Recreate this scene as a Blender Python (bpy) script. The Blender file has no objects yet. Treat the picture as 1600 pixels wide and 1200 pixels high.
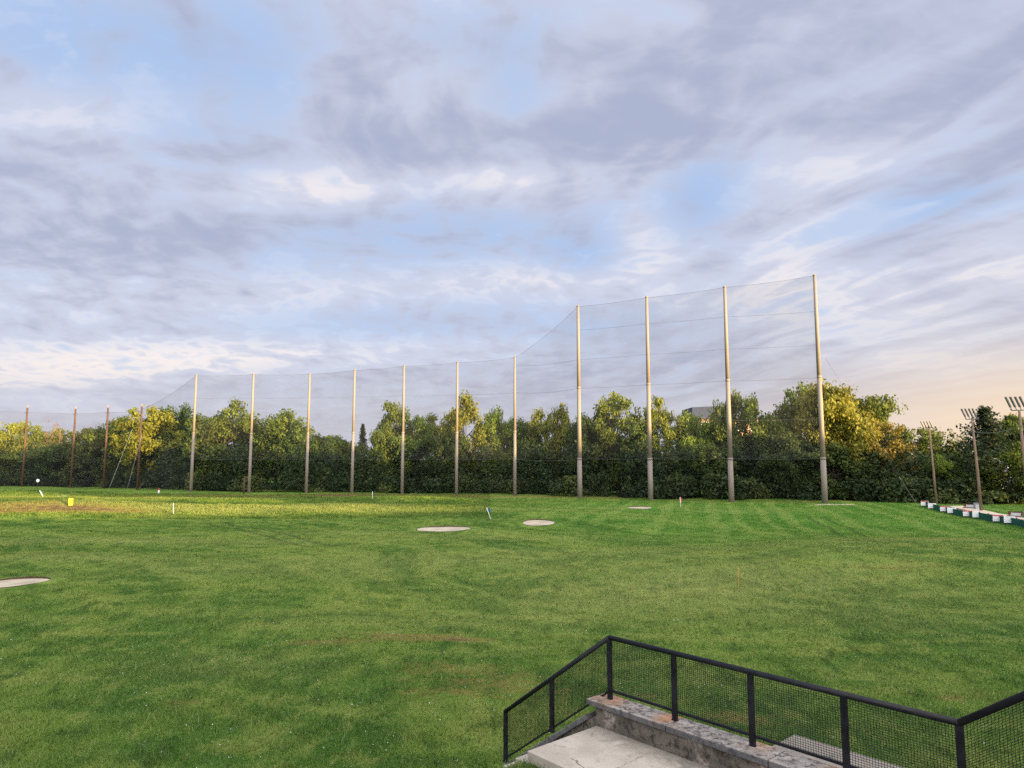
import bpy, math, random
import numpy as np
from math import radians as R
random.seed(7); RS = np.random.RandomState(11)
sc = bpy.context.scene
col = sc.collection

# ------------------------------------------------------------------ camera
EYE = 5.6; FP = 1109.0; PITCH = R(6.12)
cam = bpy.data.cameras.new('camera'); camo = bpy.data.objects.new('camera', cam); col.objects.link(camo)
cam.sensor_width = 36; cam.lens = FP/1600*36; cam.clip_end = 5000; cam.clip_start = .1
camo.location = (0, 0, EYE); camo.rotation_euler = (math.pi/2+PITCH, 0, 0)
sc.camera = camo
sc.view_settings.view_transform = 'Standard'; sc.view_settings.look = 'None'
sc.view_settings.gamma = 1; sc.view_settings.exposure = 1.7
sc.cycles.max_bounces = 6; sc.cycles.transparent_max_bounces = 12
sc.cycles.diffuse_bounces = 2; sc.cycles.glossy_bounces = 2; sc.cycles.transmission_bounces = 3
sc.cycles.use_denoising = False; sc.cycles.denoiser = 'OPENIMAGEDENOISE'

SUN_EL = R(4.5); SUN_BACK = R(42)          # low evening sun, to the right and a little behind
SD = np.array([math.cos(SUN_EL)*math.cos(SUN_BACK), -math.cos(SUN_EL)*math.sin(SUN_BACK), math.sin(SUN_EL)])
sl = bpy.data.lights.new('sun', 'SUN'); sl.energy = 5.0; sl.angle = R(.4); sl.color = (1, .70, .30)
so = bpy.data.objects.new('sun', sl); col.objects.link(so)
from mathutils import Vector
so.rotation_euler = Vector(SD).to_track_quat('Z', 'Y').to_euler()

cp, sp = math.cos(PITCH), math.sin(PITCH)
def ray(px, py):
    u = px-800.0; w = -(py-600.0)
    return np.array([u, FP*cp - w*sp, w*cp + FP*sp])
def at(px, F, z=0.0):                      # ground position at pixel column px, F metres ahead
    r = ray(px, 719); return (r[0]/r[1]*F, F, z)
def height_at(py, F):                      # world height of pixel row py at F metres ahead
    r = ray(800, py); return EYE + r[2]/r[1]*F

# ------------------------------------------------------------------ node helpers
class N:
    def __init__(s, nt): s.nt = nt
    def new(s, t, **k):
        n = s.nt.nodes.new(t)
        for a, b in k.items(): setattr(n, a, b)
        return n
    def put(s, sock, v):
        if hasattr(v, 'is_output'): s.nt.links.new(v, sock)
        elif v is not None: sock.default_value = v
    def m(s, op, a, b=None, c=None, clamp=False):
        n = s.new('ShaderNodeMath', operation=op, use_clamp=clamp)
        s.put(n.inputs[0], a)
        if b is not None: s.put(n.inputs[1], b)
        if c is not None: s.put(n.inputs[2], c)
        return n.outputs[0]
    def vm(s, op, a, b=None, scale=None):
        n = s.new('ShaderNodeVectorMath', operation=op)
        s.put(n.inputs[0], a)
        if b is not None: s.put(n.inputs[1], b)
        if scale is not None: s.put(n.inputs['Scale'], scale)
        return n.outputs['Value'] if op in ('DOT_PRODUCT', 'LENGTH', 'DISTANCE') else n.outputs[0]
    def mix(s, f, a, b, mode='MIX'):
        n = s.new('ShaderNodeMix', data_type='RGBA', blend_type=mode)
        n.clamp_factor = True
        s.put(n.inputs[0], f)
        s.put(n.inputs[6], a if hasattr(a, 'is_output') else (*a, 1)); s.put(n.inputs[7], b if hasattr(b, 'is_output') else (*b, 1))
        return n.outputs[2]
    def noise(s, vec, scale, detail=3, rough=.5, dist=0.0):
        n = s.new('ShaderNodeTexNoise'); s.put(n.inputs['Vector'], vec)
        n.inputs['Scale'].default_value = scale; n.inputs['Detail'].default_value = detail
        n.inputs['Roughness'].default_value = rough; n.inputs['Distortion'].default_value = dist
        return n.outputs[0]
    def sm(s, v, a, b, lo=0.0, hi=1.0):
        n = s.new('ShaderNodeMapRange', interpolation_type='SMOOTHSTEP')
        s.put(n.inputs[0], v)
        for i, q in enumerate((a, b, lo, hi)): n.inputs[i+1].default_value = q
        return n.outputs[0]
    def comb(s, x, y, z=0.0):
        n = s.new('ShaderNodeCombineXYZ')
        s.put(n.inputs[0], x); s.put(n.inputs[1], y); s.put(n.inputs[2], z); return n.outputs[0]
    def sep(s, v):
        n = s.new('ShaderNodeSeparateXYZ'); s.put(n.inputs[0], v); return n.outputs
    def mapping(s, v, rot=0, scale=(1, 1, 1), loc=(0, 0, 0)):
        n = s.new('ShaderNodeMapping'); s.put(n.inputs[0], v)
        n.inputs['Rotation'].default_value = (0, 0, rot); n.inputs['Scale'].default_value = scale; n.inputs['Location'].default_value = loc
        return n.outputs[0]
    def attr(s, name):
        return s.new('ShaderNodeAttribute', attribute_name=name).outputs['Fac']

# ------------------------------------------------------------------ world: low sun sky under broken cloud
w = bpy.data.worlds.new('World'); sc.world = w; w.use_nodes = True
w.node_tree.nodes.clear(); g = N(w.node_tree)
sky = g.new('ShaderNodeTexSky', sky_type='NISHITA'); sky.sun_disc = False
sky.sun_elevation = SUN_EL; sky.sun_rotation = math.pi/2+SUN_BACK
d = g.new('ShaderNodeTexCoord').outputs['Generated']
dx, dy, dz = g.sep(d)
zc = g.m('ADD', g.m('MAXIMUM', dz, 0.0), .17)
P = g.comb(g.m('DIVIDE', dx, zc), g.m('DIVIDE', dy, zc))
def skyp(px, py):
    r = ray(px, py); r = r/np.linalg.norm(r); return (r[0]/(max(r[2], 0)+.17), r[1]/(max(r[2], 0)+.17), 0)
def spot(px, py, rad, ax=1.0, ay=1.0):     # soft round region of the cloud sheet
    c = skyp(px, py)
    v = g.mapping(g.vm('SUBTRACT', P, c), 0, (1/ax, 1/ay, 1))
    return g.sm(g.vm('LENGTH', v), 0.0, rad, 1.0, 0.0)
def warpn(scale, amt, det=3):
    n = g.new('ShaderNodeTexNoise'); g.put(n.inputs['Vector'], P); n.inputs['Scale'].default_value = scale; n.inputs['Detail'].default_value = det
    return g.vm('ADD', P, g.vm('SCALE', g.vm('SUBTRACT', n.outputs[1], (.5, .5, .5)), scale=amt))
PW = warpn(1.3, .45)
ang = math.atan2(-.89, .42)
Ps = g.mapping(warpn(1.1, .30, 2), -ang, (1, 1, 1))          # x along the ripple bands
bands = g.noise(g.mapping(Ps, 0, (1.15, 4.0, 1), (3.1, 1.7, 0)), 1.6, 3, .45, .35)
lay = g.noise(g.mapping(PW, R(-12), (.9, 1.35, 1), (7.3, 2.2, 0)), 3.2, 4, .50, .1)
lumps = g.noise(g.mapping(PW, R(15), (1.15, .8, 1), (5.5, 1.2, 0)), 8.5, 3, .5, .1)
lay = g.m('ADD', g.m('MULTIPLY', lay, .45), g.m('MULTIPLY', lumps, .55))
soft = g.noise(g.mapping(PW, R(25), (.8, 1.2, 1), (2.3, 9.2, 0)), 1.5, 4, .5, .2)
big = g.noise(g.mapping(P, 0, (1, 1.2, 1), (4.1, 5.3, 0)), .8, 3, .5)
fine = g.noise(g.mapping(PW, R(-35), (1, 1.9, 1)), 9.0, 5, .6, .3)
right = g.sm(g.vm('DOT_PRODUCT', P, (.9, .05, 0)), .25, 1.0)
wv = g.m('ADD', .12, g.m('MULTIPLY', right, .72))
puff = g.m('ADD', g.m('MULTIPLY', g.mix(wv, lay, bands), .62), g.m('ADD', g.m('MULTIPLY', soft, .24), g.m('MULTIPLY', fine, .14)))
def field(spots):
    r_ = None
    for (a, b, rad, ax, ay, s_) in spots:
        t = g.m('MULTIPLY', spot(a, b, rad*1.1, ax, ay), s_*.66); r_ = t if r_ is None else g.m('ADD', r_, t)
    return r_
gaps = field(((370, 60, .26, 1.0, 1.0, .13), (40, 30, .30, 1, 1, .12), (1085, 320, .34, .45, 1.1, .17), (940, 400, .36, .8, .7, .15), (1380, 350, .45, .6, 1, .14),
       (820, 150, .25, .6, 1.3, .12), (300, 170, .35, .9, 1, .10), (760, 508, .8, 1.4, .5, .10), (430, 515, .7, 1.4, .5, .10), (640, 370, .6, 1.6, .6, .10), (700, 60, .2, 1, .6, .07), (1480, 300, .35, 1, .5, .08)))
lit = field(((1010, 385, .34, .6, .9, .55), (500, 300, .34, 1.1, .5, .4), (800, 290, .28, 1, .6, .34), (160, 165, .32, 1.2, .5, .25), (1290, 370, .5, .5, 1.2, .3), (1500, 430, .8, 1, .8, .22),
       (860, 430, .45, 1.3, .6, .24), (250, 560, 1.2, 1.6, .4, .3), (1320, 250, .35, 1, .8, .2), (60, 580, 1.2, 2, .4, .25), (400, 480, .9, 1.6, .6, .18), (1450, 560, 1, 1, .6, .15), (1150, 480, .8, 1, .6, .12), (850,170,.2,.8,1,.18)))
dark = field(((80, 370, .8, 1.3, .45, .22), (700, 215, .40, 1.8, .45, .22), (1150, 110, .42, 1.4, 1, .22), (420, 250, .35, 1.2, .5, .12), (330, 350, .5, 1.4, .35, .18), (1000, 200, .35, 1.4, .5, .15), (1450, 120, .4, 1, 1, .14), (700, 310, .3, 1.8, .3, .15), (950, 600, 1.5, 1.2, .3, .15), (100,220,.3,1.2,.5,.1)))
cover = g.sm(g.m('ADD', g.m('SUBTRACT', puff, gaps), g.m('MULTIPLY', dark, .35)), .35, .54, .30, 1.0)
thick = g.m('SUBTRACT', g.m('ADD', g.m('ADD', g.m('MULTIPLY', puff, 3.0), g.m('MULTIPLY', big, .25)), dark), lit)
thick = g.sm(thick, 1.22, 2.02)
low = g.sm(dz, .0, .34, 1.0, 0.0)
blue = g.mix(low, (.32, .51, .84), (.44, .59, .85))
cl_l = g.mix(g.sm(thick, .0, .25), (1.02, .91, .86), (.73, .745, .86))
cl_d = g.mix(low, (.41, .455, .62), (.48, .51, .66))
cloud = g.mix(thick, cl_l, cl_d)
skyc = g.mix(cover, blue, cloud)
# clear pale strip low down, turning peach towards the sun
skyc = g.mix(g.m('MULTIPLY', g.sm(dz, .02, .16, 1.0, 0.0), .55), skyc, (.60, .58, .64))
rightness = g.sm(g.m('DIVIDE', dx, g.m('ADD', g.m('ABSOLUTE', dy), .001)), .15, .85)
rightness = g.m('MAXIMUM', rightness, g.sm(dx, .40, .75))
skyc = g.mix(g.m('MULTIPLY', rightness, g.sm(dz, .02, .30, .55, 0.0)), skyc, (.74, .65, .60))
skyc = g.mix(g.m('MULTIPLY', rightness, g.sm(dz, .02, .17, 1.0, 0.0)), skyc, (1.0, .76, .52))
# the sky opens and brightens towards the sun and overhead behind the viewer
boost = g.m('ADD', 1.0, g.m('MULTIPLY', g.sm(g.vm('DOT_PRODUCT', d, (.45, -.80, .45)), .0, 1.0), 5.0))
bw = g.sm(g.vm('DOT_PRODUCT', d, (.45, -.80, .45)), .0, 1.0)
skyc = g.vm('SCALE', g.mix(bw, skyc, g.vm('MULTIPLY', skyc, (1.12, .98, .74))), scale=boost)
final = g.vm('SCALE', skyc, scale=3.32)
tot = g.mix(.93, g.vm('SCALE', sky.outputs[0], scale=.32), final)
bg = g.new('ShaderNodeBackground'); g.put(bg.inputs[0], tot); bg.inputs[1].default_value = .1
out = g.new('ShaderNodeOutputWorld'); w.node_tree.links.new(bg.outputs[0], out.inputs[0])
w.cycles.sampling_method = 'MANUAL'; w.cycles.sample_map_resolution = 512

# ------------------------------------------------------------------ terrain functions
ADIR = np.array([-.66, .7513]); NDIR = np.array([.7513, .66]); P0 = np.array([1.51, 11.37])
Z_RAIL, Z_CAP, Z_LAND = 2.90, 1.95, 1.58; SL = .69
def an(x, y):
    rx, ry = x-P0[0], y-P0[1]
    return rx*ADIR[0]+ry*ADIR[1], rx*NDIR[0]+ry*NDIR[1]
def pt(a, n=0.0, z=0.0):
    return (P0[0]+a*ADIR[0]+n*NDIR[0], P0[1]+a*ADIR[1]+n*NDIR[1], z)
def S(v, a, b):
    t = np.clip((v-a)/(b-a), 0, 1); return t*t*(3-2*t)
def G(x, y, cx, cy, rx, ry): return np.exp(-((x-cx)/rx)**2-((y-cy)/ry)**2)
MOUNDS = [(1440, 41, .95, 13, 7), (1250, 37, .30, 9, 5), (60, 118, .55, 16, 6), (270, 79, .75, 14, 3.6), (50, 77, .85, 11, 3.4), (560, 85, .45, 10, 3.2), (640, 98, .45, 9, 3), (700, 68, .25, 6, 3), (200, 98, .55, 20, 3.2), (840, 73, .3, 6, 3), (20, 39, .3, 5, 3), (1592, 101, 3.0, 5, 5)]
def gz(x, y):
    x = np.asarray(x, float); y = np.asarray(y, float)
    z = .10*np.sin(x*.11+.7)*np.cos(y*.09)+.07*np.sin(x*.23+y*.17)+.03*np.sin(x*.6-y*.4+1.3)+.03*np.sin(x*.35+y*.7)
    z = z*S(np.hypot(x, y), 10, 28)
    for (p, F, h, rx, ry) in MOUNDS:
        c = at(p, F); z = z+h*G(x, y, c[0], c[1], rx, ry)
    a, n = an(x, y)
    prof = np.where(a < -4.8, 1.42+np.minimum((-4.8-a)*SL, 2.4), np.where(a < .1, 1.42, np.maximum(1.42-(a-.1)*SL, 0)))
    k = 1-S(n, .9, 5.5)
    k2 = np.where(a < -4, 1, 1-.0*S(-n, 5, 12))
    z = z+prof*k*k2
    return z
def stair_cut(x, y, z):
    a, n = an(x, y)
    inside = (n > -1.45) & (n < .02) & (a < 3.0) & (a > -9)
    sz = np.where(a < -4.8, Z_LAND+(-4.8-a)*SL, np.where(a < .1, Z_LAND, Z_LAND-(a-.1)*SL))-.45
    return np.where(inside, np.minimum(z, sz), z)
DIRT = [  # px, F, rx, ry, strength
    (60, 75.5, 12, 1.8, .50), (150, 74.5, 7, 1.0, .5), (10, 73, 8, 1.2, .55), (250, 99, 22, 1.6, .35), (520, 113, 26, 3.0, .45), (60, 92, 14, 1.5, .3),
    (700, 23.3, 1.5, .42, .80), (520, 22.3, 1.0, .32, .72), (610, 23.6, 1.0, .35, .5), (620, 22.9, 1.4, .22, .5), (720, 19.7, 2.1, 1.0, .36), (810, 18.2, 1.6, .8, .4), (1150, 16.2, 1.2, .5, .5), (690, 17.8, 1.2, .3, .4), (300, 17.0, 1.2, .3, .35), (1500, 17.5, 2.5, .6, .3),
    (1250, 96, 30, 1.5, .5), (1060, 109, 18, 2, .4), (1400, 35, 3, .8, .35), (960, 17.5, 1.5, .5, .25), (1588, 97, 4, 4, 1.3), (700, 112, 60, 3.0, .45)]
def dirt(x, y):
    v = 0
    for (p, F, rx, ry, s_) in DIRT:
        c = at(p, F); v = v+s_*G(x, y, c[0], c[1], rx, ry)
    return np.clip(v, 0, 1)
PALE_SUNLIT = [(300, 79, 32, 4, 1.0), (100, 78, 18, 4, 1.0), (60, 104, 14, 5, .9), (560, 84, 11, 3, .9), (250, 99, 22, 2, .9), (1130, 33, 9, 5, .8), (1500, 44, 10, 3.5, .7), (620, 40, 14, 3, .5), (180, 50, 16, 2.5, .7), (60, 40, 6, 2.0, .7), (400, 36, 8, 2, .4), (960, 29, 5, 3, .5), (1000, 86, 8, 3, .6), (1180, 80, 7, 3, .4), (560, 56, 12, 2, .5),  # left-hand strips: sunlight painted in as lighter turf; the rest is pale grass
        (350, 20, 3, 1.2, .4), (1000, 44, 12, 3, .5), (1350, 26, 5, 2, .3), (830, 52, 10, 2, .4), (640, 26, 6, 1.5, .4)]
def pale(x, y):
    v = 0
    for (p, F, rx, ry, s_) in PALE_SUNLIT:
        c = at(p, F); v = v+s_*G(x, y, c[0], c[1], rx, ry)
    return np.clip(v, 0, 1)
def hit(px, py):                            # where the sight line of a photo feature meets the terrain
    r = ray(px, py); F = 8.0
    while F < 400:
        x = r[0]/r[1]*F; z = EYE+r[2]/r[1]*F
        if z <= float(gz(x, F)): break
        F += .05
    return (x, F, float(gz(x, F)))

# ------------------------------------------------------------------ mesh helpers
class MB:
    def __init__(s): s.v = []; s.f = []
    def add(s, vs, fs):
        o = len(s.v); s.v += [tuple(map(float, q)) for q in vs]; s.f += [tuple(i+o for i in f) for f in fs]; return s
    def box(s, c, size, ax=None, ay=None, az=None):
        ax = np.array(ax if ax is not None else (1, 0, 0), float); ay = np.array(ay if ay is not None else (0, 1, 0), float); az = np.array(az if az is not None else (0, 0, 1), float)
        c = np.array(c, float); h = np.array(size)/2
        vs = [c+ax*h[0]*i+ay*h[1]*j+az*h[2]*k for k in (-1, 1) for j in (-1, 1) for i in (-1, 1)]
        return s.add(vs, [(0, 2, 3, 1), (4, 5, 7, 6), (0, 1, 5, 4), (2, 6, 7, 3), (0, 4, 6, 2), (1, 3, 7, 5)])
    def tube(s, pts, rads, n=8, cap=True):
        pts = [np.array(p, float) for p in pts]
        if not hasattr(rads, '__len__'): rads = [rads]*len(pts)
        rings = []; t0 = len(s.v); V = []
        for i, p in enumerate(pts):
            t = pts[min(i+1, len(pts)-1)]-pts[max(i-1, 0)]; t = t/(np.linalg.norm(t)+1e-9)
            u = np.cross(t, (0, 0, 1)) if abs(t[2]) < .95 else np.cross(t, (0, 1, 0)); u = u/np.linalg.norm(u); w_ = np.cross(t, u)
            for k in range(n):
                a = 2*math.pi*k/n; V.append(p+(u*math.cos(a)+w_*math.sin(a))*rads[i])
        F = []
        for i in range(len(pts)-1):
            for k in range(n): F.append((i*n+k, (i+1)*n+k, (i+1)*n+(k+1) % n, i*n+(k+1) % n))
        if cap: F.append(tuple(range(n))); F.append(tuple(reversed(range((len(pts)-1)*n, len(pts)*n))))
        return s.add(V, F)
    def prism(s, poly, d):                 # polygon (list of 3d points) extruded by vector d
        n = len(poly); V = [np.array(p, float) for p in poly]; V += [p+np.array(d, float) for p in V[:n]]
        F = [tuple(range(n)), tuple(reversed(range(n, 2*n)))]+[(i, i+n, (i+1) % n+n, (i+1) % n) for i in range(n)]
        return s.add(V, F)
    def mesh(s, name, mat, smooth=False):
        me = bpy.data.meshes.new(name); me.from_pydata(s.v, [], s.f)
        import bmesh
        b = bmesh.new(); b.from_mesh(me); bmesh.ops.recalc_face_normals(b, faces=b.faces); b.to_mesh(me); b.free()
        me.materials.append(mat)
        if smooth: me.polygons.foreach_set('use_smooth', [True]*len(me.polygons))
        return me
    def build(s, name, mat, parent=None, smooth=False, bevel=0, loc=None):
        me = s.mesh(name, mat, smooth); o = bpy.data.objects.new(name, me); col.objects.link(o)
        if parent:
            o.parent = parent
            if loc is None:  # geometry was given in world space: keep it there
                o.matrix_parent_inverse = parent_inv(parent)
        if loc is not None: o.location = loc
        if bevel:
            m = o.modifiers.new('bevel', 'BEVEL'); m.width = bevel; m.segments = 2; m.limit_method = 'ANGLE'
        return o
from mathutils import Matrix
def parent_inv(p):
    M = Matrix.LocRotScale(p.location, p.rotation_euler, p.scale)
    if p.parent: M = p.parent.matrix_parent_inverse.inverted() @ M if False else M
    return M.inverted()
def tag(o, label=None, cat=None, group=None, kind=None):
    if label: o['label'] = label
    if cat: o['category'] = cat
    if group: o['group'] = group
    if kind: o['kind'] = kind
    return o
def empty(name, loc, label, cat, group=None, rz=0):
    o = bpy.data.objects.new(name, None); col.objects.link(o); o.location = loc; o.rotation_euler = (0, 0, rz); o.empty_display_size = .3
    return tag(o, label, cat, group)
def copy_tree(o, parent=None):
    c = o.copy(); col.objects.link(c)
    if parent: c.parent = parent
    for ch in [q for q in o.children]: copy_tree(ch, c)
    return c
def fast_mesh(name, V, per, mat, attrs=None):   # V (N*per,3): separate n-gons
    n = len(V)//per; me = bpy.data.meshes.new(name)
    me.vertices.add(len(V)); me.vertices.foreach_set('co', np.asarray(V, np.float32).ravel())
    me.loops.add(len(V)); me.loops.foreach_set('vertex_index', np.arange(len(V), dtype=np.int32))
    me.polygons.add(n); me.polygons.foreach_set('loop_start', np.arange(0, len(V), per, dtype=np.int32))
    try: me.polygons.foreach_set('loop_total', np.full(n, per, dtype=np.int32))
    except Exception: pass
    for k, a in (attrs or {}).items():
        t = me.attributes.new(k, 'FLOAT', 'FACE'); t.data.foreach_set('value', np.asarray(a, np.float32))
    me.update(calc_edges=True); me.materials.append(mat); return me
def leaf_quads(C, size, out=None, flat=0.0, rs=RS):   # rhombic leaf clusters at points C, facing partly outward
    n = len(C); nr = rs.normal(size=(n, 3))
    if out is not None: nr = nr*.75+out
    nr[:, 2] += flat
    nr /= np.linalg.norm(nr, axis=1)[:, None]+1e-9
    t = rs.normal(size=(n, 3)); u = np.cross(nr, t); u /= np.linalg.norm(u, axis=1)[:, None]+1e-9; v = np.cross(nr, u)
    s_ = (size*rs.uniform(.55, 1.35, n))[:, None]
    Q = np.stack([C-u*s_, C-v*s_*.62+nr*s_*.15, C+u*s_, C+v*s_*.62-nr*s_*.15], 1)
    return Q.reshape(-1, 3)

# ------------------------------------------------------------------ materials
def mat(name):
    m = bpy.data.materials.new(name); m.use_nodes = True; m.node_tree.nodes.clear()
    h = N(m.node_tree); h.o = h.new('ShaderNodeOutputMaterial'); return m, h
def principled(h, colr, rough=.7, spec=.3, metal=0, normal=None):
    b = h.new('ShaderNodeBsdfPrincipled'); h.put(b.inputs['Base Color'], colr if hasattr(colr, 'is_output') else (*colr, 1))
    h.put(b.inputs['Roughness'], rough); b.inputs['Specular IOR Level'].default_value = spec; h.put(b.inputs['Metallic'], metal)
    if normal is not None: h.put(b.inputs['Normal'], normal)
    return b.outputs[0]
def bump(h, height, strength=.5, dist=.02):
    b = h.new('ShaderNodeBump'); h.put(b.inputs['Height'], height); b.inputs['Strength'].default_value = strength; b.inputs['Distance'].default_value = dist; return b.outputs[0]
def simple(name, c1, c2, scale=3, rough=.7, spec=.3, bs=.3, bd=.01, stretch=(1, 1, 1), metal=0):
    m, h = mat(name); tc = h.new('ShaderNodeTexCoord').outputs['Object']
    n = h.noise(h.mapping(tc, 0, stretch), scale, 5, .6)
    c = h.mix(h.sm(n, .3, .7), c1, c2)
    m.node_tree.links.new(principled(h, c, rough, spec, metal, bump(h, n, bs, bd)), h.o.inputs[0]); return m

def grass_group():
    gt = bpy.data.node_groups.new('turf_colour', 'ShaderNodeTree')
    gt.interface.new_socket('Color', in_out='OUTPUT', socket_type='NodeSocketColor')
    h = N(gt); go = h.new('NodeGroupOutput')
    pos = h.new('ShaderNodeNewGeometry').outputs['Position']; X, Y, Z = h.sep(pos); p2 = h.comb(X, Y)
    wn = h.new('ShaderNodeTexNoise'); h.put(wn.inputs['Vector'], p2); wn.inputs['Scale'].default_value = .05; wn.inputs['Detail'].default_value = 2
    pw = h.vm('ADD', p2, h.vm('SCALE', h.vm('SUBTRACT', wn.outputs[1], (.5, .5, .5)), scale=14))
    n_big = h.noise(h.mapping(pw, 0, (1.2, .7, 1)), .17, 5, .6, .3)
    n_str = h.noise(h.mapping(pw, R(12), (.35, .9, 1)), .6, 5, .6, .5)
    n_med = h.noise(h.mapping(p2, R(-8), (1.15, .6, 1)), 1.3, 5, .62, .3)
    n_fin = h.noise(p2, 9, 4, .65); nearf = h.sm(Y, 14, 55, 1.0, .12)
    c = h.mix(h.sm(n_big, .40, .60), (.056, .135, .014), (.130, .212, .028))
    far = h.sm(Y, 30, 75)
    c = h.mix(h.m('MULTIPLY', h.sm(n_str, .47, .66), h.m('SUBTRACT', 1.0, h.m('MULTIPLY', far, .25))), c, (.195, .250, .046))
    c = h.mix(h.m('MULTIPLY', h.sm(n_str, .47, .34), .75), c, (.046, .110, .011))
    c = h.mix(h.m('MULTIPLY', h.sm(n_med, .50, .66), .75), c, (.190, .238, .048))
    c = h.mix(h.m('MULTIPLY', h.sm(n_med, .49, .34), .80), c, (.042, .092, .011))
    # mowing swaths towards the far net, each swath bent a little
    st = h.vm('DOT_PRODUCT', h.vm('ADD', p2, h.vm('SCALE', h.vm('SUBTRACT', wn.outputs[1], (.5, .5, .5)), scale=4)), (.966, -.26, 0))
    sw = h.m('SINE', h.m('MULTIPLY', st, 2.5)); sw2 = h.m('SINE', h.m('MULTIPLY', st, 1.07))
    Yw = h.m('ADD', Y, h.m('MULTIPLY', h.m('SUBTRACT', n_big, .5), 40))
    reg = h.m('MULTIPLY', h.sm(X, -4, 14), h.m('MULTIPLY', h.sm(Yw, 34, 66), h.sm(Y, 92, 104, 1.0, 0.0)))
    c = h.mix(h.m('MULTIPLY', reg, .45), c, (.060, .205, .018))
    swm = h.sm(h.m('ADD', sw, h.m('MULTIPLY', sw2, .6)), -.2, 1.0)
    c = h.mix(h.m('MULTIPLY', h.m('MULTIPLY', reg, swm), h.sm(n_med, .3, .6, .25, .75)), c, (.190, .275, .055))
    # mowing passes swinging round in wide arcs on the left and towards the viewer
    rc = h.vm('SUBTRACT', pw, (-78, -6, 0)); rad_ = h.vm('LENGTH', rc); an_ = h.m('ARCTAN2', h.sep(rc)[1], h.sep(rc)[0])
    arc = h.noise(h.comb(h.m('MULTIPLY', rad_, .55), h.m('MULTIPLY', an_, 2.2)), 1.0, 4, .62, .2)
    areg = h.m('MULTIPLY', h.sm(Y, 20, 34), h.m('MULTIPLY', h.sm(Y, 72, 95, 1.0, .25), h.sm(X, 14, 30, 1.0, .2)))
    c = h.mix(h.m('MULTIPLY', areg, h.sm(arc, .50, .66, 0, .60)), c, (.205, .262, .052))
    c = h.mix(h.m('MULTIPLY', areg, h.sm(arc, .48, .32, 0, .60)), c, (.040, .105, .011))
    # wheel tracks crossing the left of the field
    def track(p, q, wd, s_):
        nonlocal c
        p = np.array(hit(*p)[:2]); q = np.array(hit(*q)[:2]); dv = (q-p); L = np.linalg.norm(dv); dv /= L; nv = np.array([-dv[1], dv[0]])
        rel = h.vm('SUBTRACT', p2, (p[0], p[1], 0))
        across = h.m('ADD', h.vm('DOT_PRODUCT', rel, (nv[0], nv[1], 0)), h.m('MULTIPLY', h.m('SINE', h.m('MULTIPLY', h.vm('DOT_PRODUCT', rel, (dv[0], dv[1], 0)), .35)), .25))
        al = h.vm('DOT_PRODUCT', rel, (dv[0], dv[1], 0))
        inr = h.m('MULTIPLY', h.sm(al, 0, 3), h.sm(al, L-3, L, 1.0, 0.0))
        k = h.sm(h.m('ABSOLUTE', h.m('SUBTRACT', h.m('ABSOLUTE', across), .75)), wd*.4, wd, 1.0, 0.0)
        c = h.mix(h.m('MULTIPLY', h.m('MULTIPLY', k, inr), s_), c, (.030, .055, .016))
    track((330, 814), (530, 858), .28, .6); track((560, 895), (760, 935), .22, .35); track((1100, 886), (1400, 848), .25, .35); track((1275, 805), (1372, 842), .3, .45)
    c = h.mix(h.m('MULTIPLY', h.m('MULTIPLY', h.sm(n_fin, .45, .75), nearf), .5), c, (.19, .25, .09))
    c = h.mix(h.m('MULTIPLY', h.m('MULTIPLY', h.sm(n_fin, .48, .28), nearf), .45), c, (.028, .066, .013))
    # pale places, sunlit strips painted lighter, and worn places
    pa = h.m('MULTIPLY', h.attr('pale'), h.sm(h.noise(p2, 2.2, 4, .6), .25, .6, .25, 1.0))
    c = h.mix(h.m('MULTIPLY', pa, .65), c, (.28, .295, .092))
    di = h.m('ADD', h.attr('dirt'), h.m('MULTIPLY', h.m('SUBTRACT', h.noise(h.mapping(p2, 0, (.5, 1, 1)), 2.0, 5, .7), .5), 1.7))
    c = h.mix(h.m('MULTIPLY', h.sm(di, .15, .50), h.sm(h.attr('dirt'), .02, .15, 0, .75)), c, (.20, .165, .045))
    c = h.mix(h.m('MULTIPLY', h.sm(di, .5, .85), h.sm(h.attr('dirt'), .1, .3, 0, 1)), c, (.125, .078, .042))
    gt.links.new(c, go.inputs[0]); return gt
TURF = grass_group()
def ground_mat():
    m, h = mat('ground_turf'); gn = h.new('ShaderNodeGroup'); gn.node_tree = TURF
    pos = h.new('ShaderNodeNewGeometry').outputs['Position']
    b1 = h.noise(pos, 16, 4, .7); b2 = h.noise(pos, 3.5, 4, .6)
    nb = bump(h, h.m('ADD', b1, b2), .9, .12)
    m.node_tree.links.new(principled(h, gn.outputs[0], .9, .1, 0, nb), h.o.inputs[0]); return m
def blade_mat():
    m, h = mat('grass_blades'); gn = h.new('ShaderNodeGroup'); gn.node_tree = TURF
    t = h.attr('tone'); yy = h.sep(h.new('ShaderNodeNewGeometry').outputs['Position'])[1]
    t = h.m('ADD', .5, h.m('MULTIPLY', h.m('SUBTRACT', t, .5), h.sm(yy, 15, 60, 1.0, .35)))
    c = h.mix(h.sm(t, .5, 1.0, 0, .6), gn.outputs[0], (.26, .34, .12))
    c = h.mix(h.sm(t, .5, 0.0, 0, .7), c, (.026, .085, .012))
    a = principled(h, c, .6, .25); tr = h.new('ShaderNodeBsdfTranslucent'); h.put(tr.inputs[0], c)
    mx = h.new('ShaderNodeMixShader'); mx.inputs[0].default_value = .35
    m.node_tree.links.new(a, mx.inputs[1]); m.node_tree.links.new(tr.outputs[0], mx.inputs[2]); m.node_tree.links.new(mx.outputs[0], h.o.inputs[0]); return m
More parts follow.
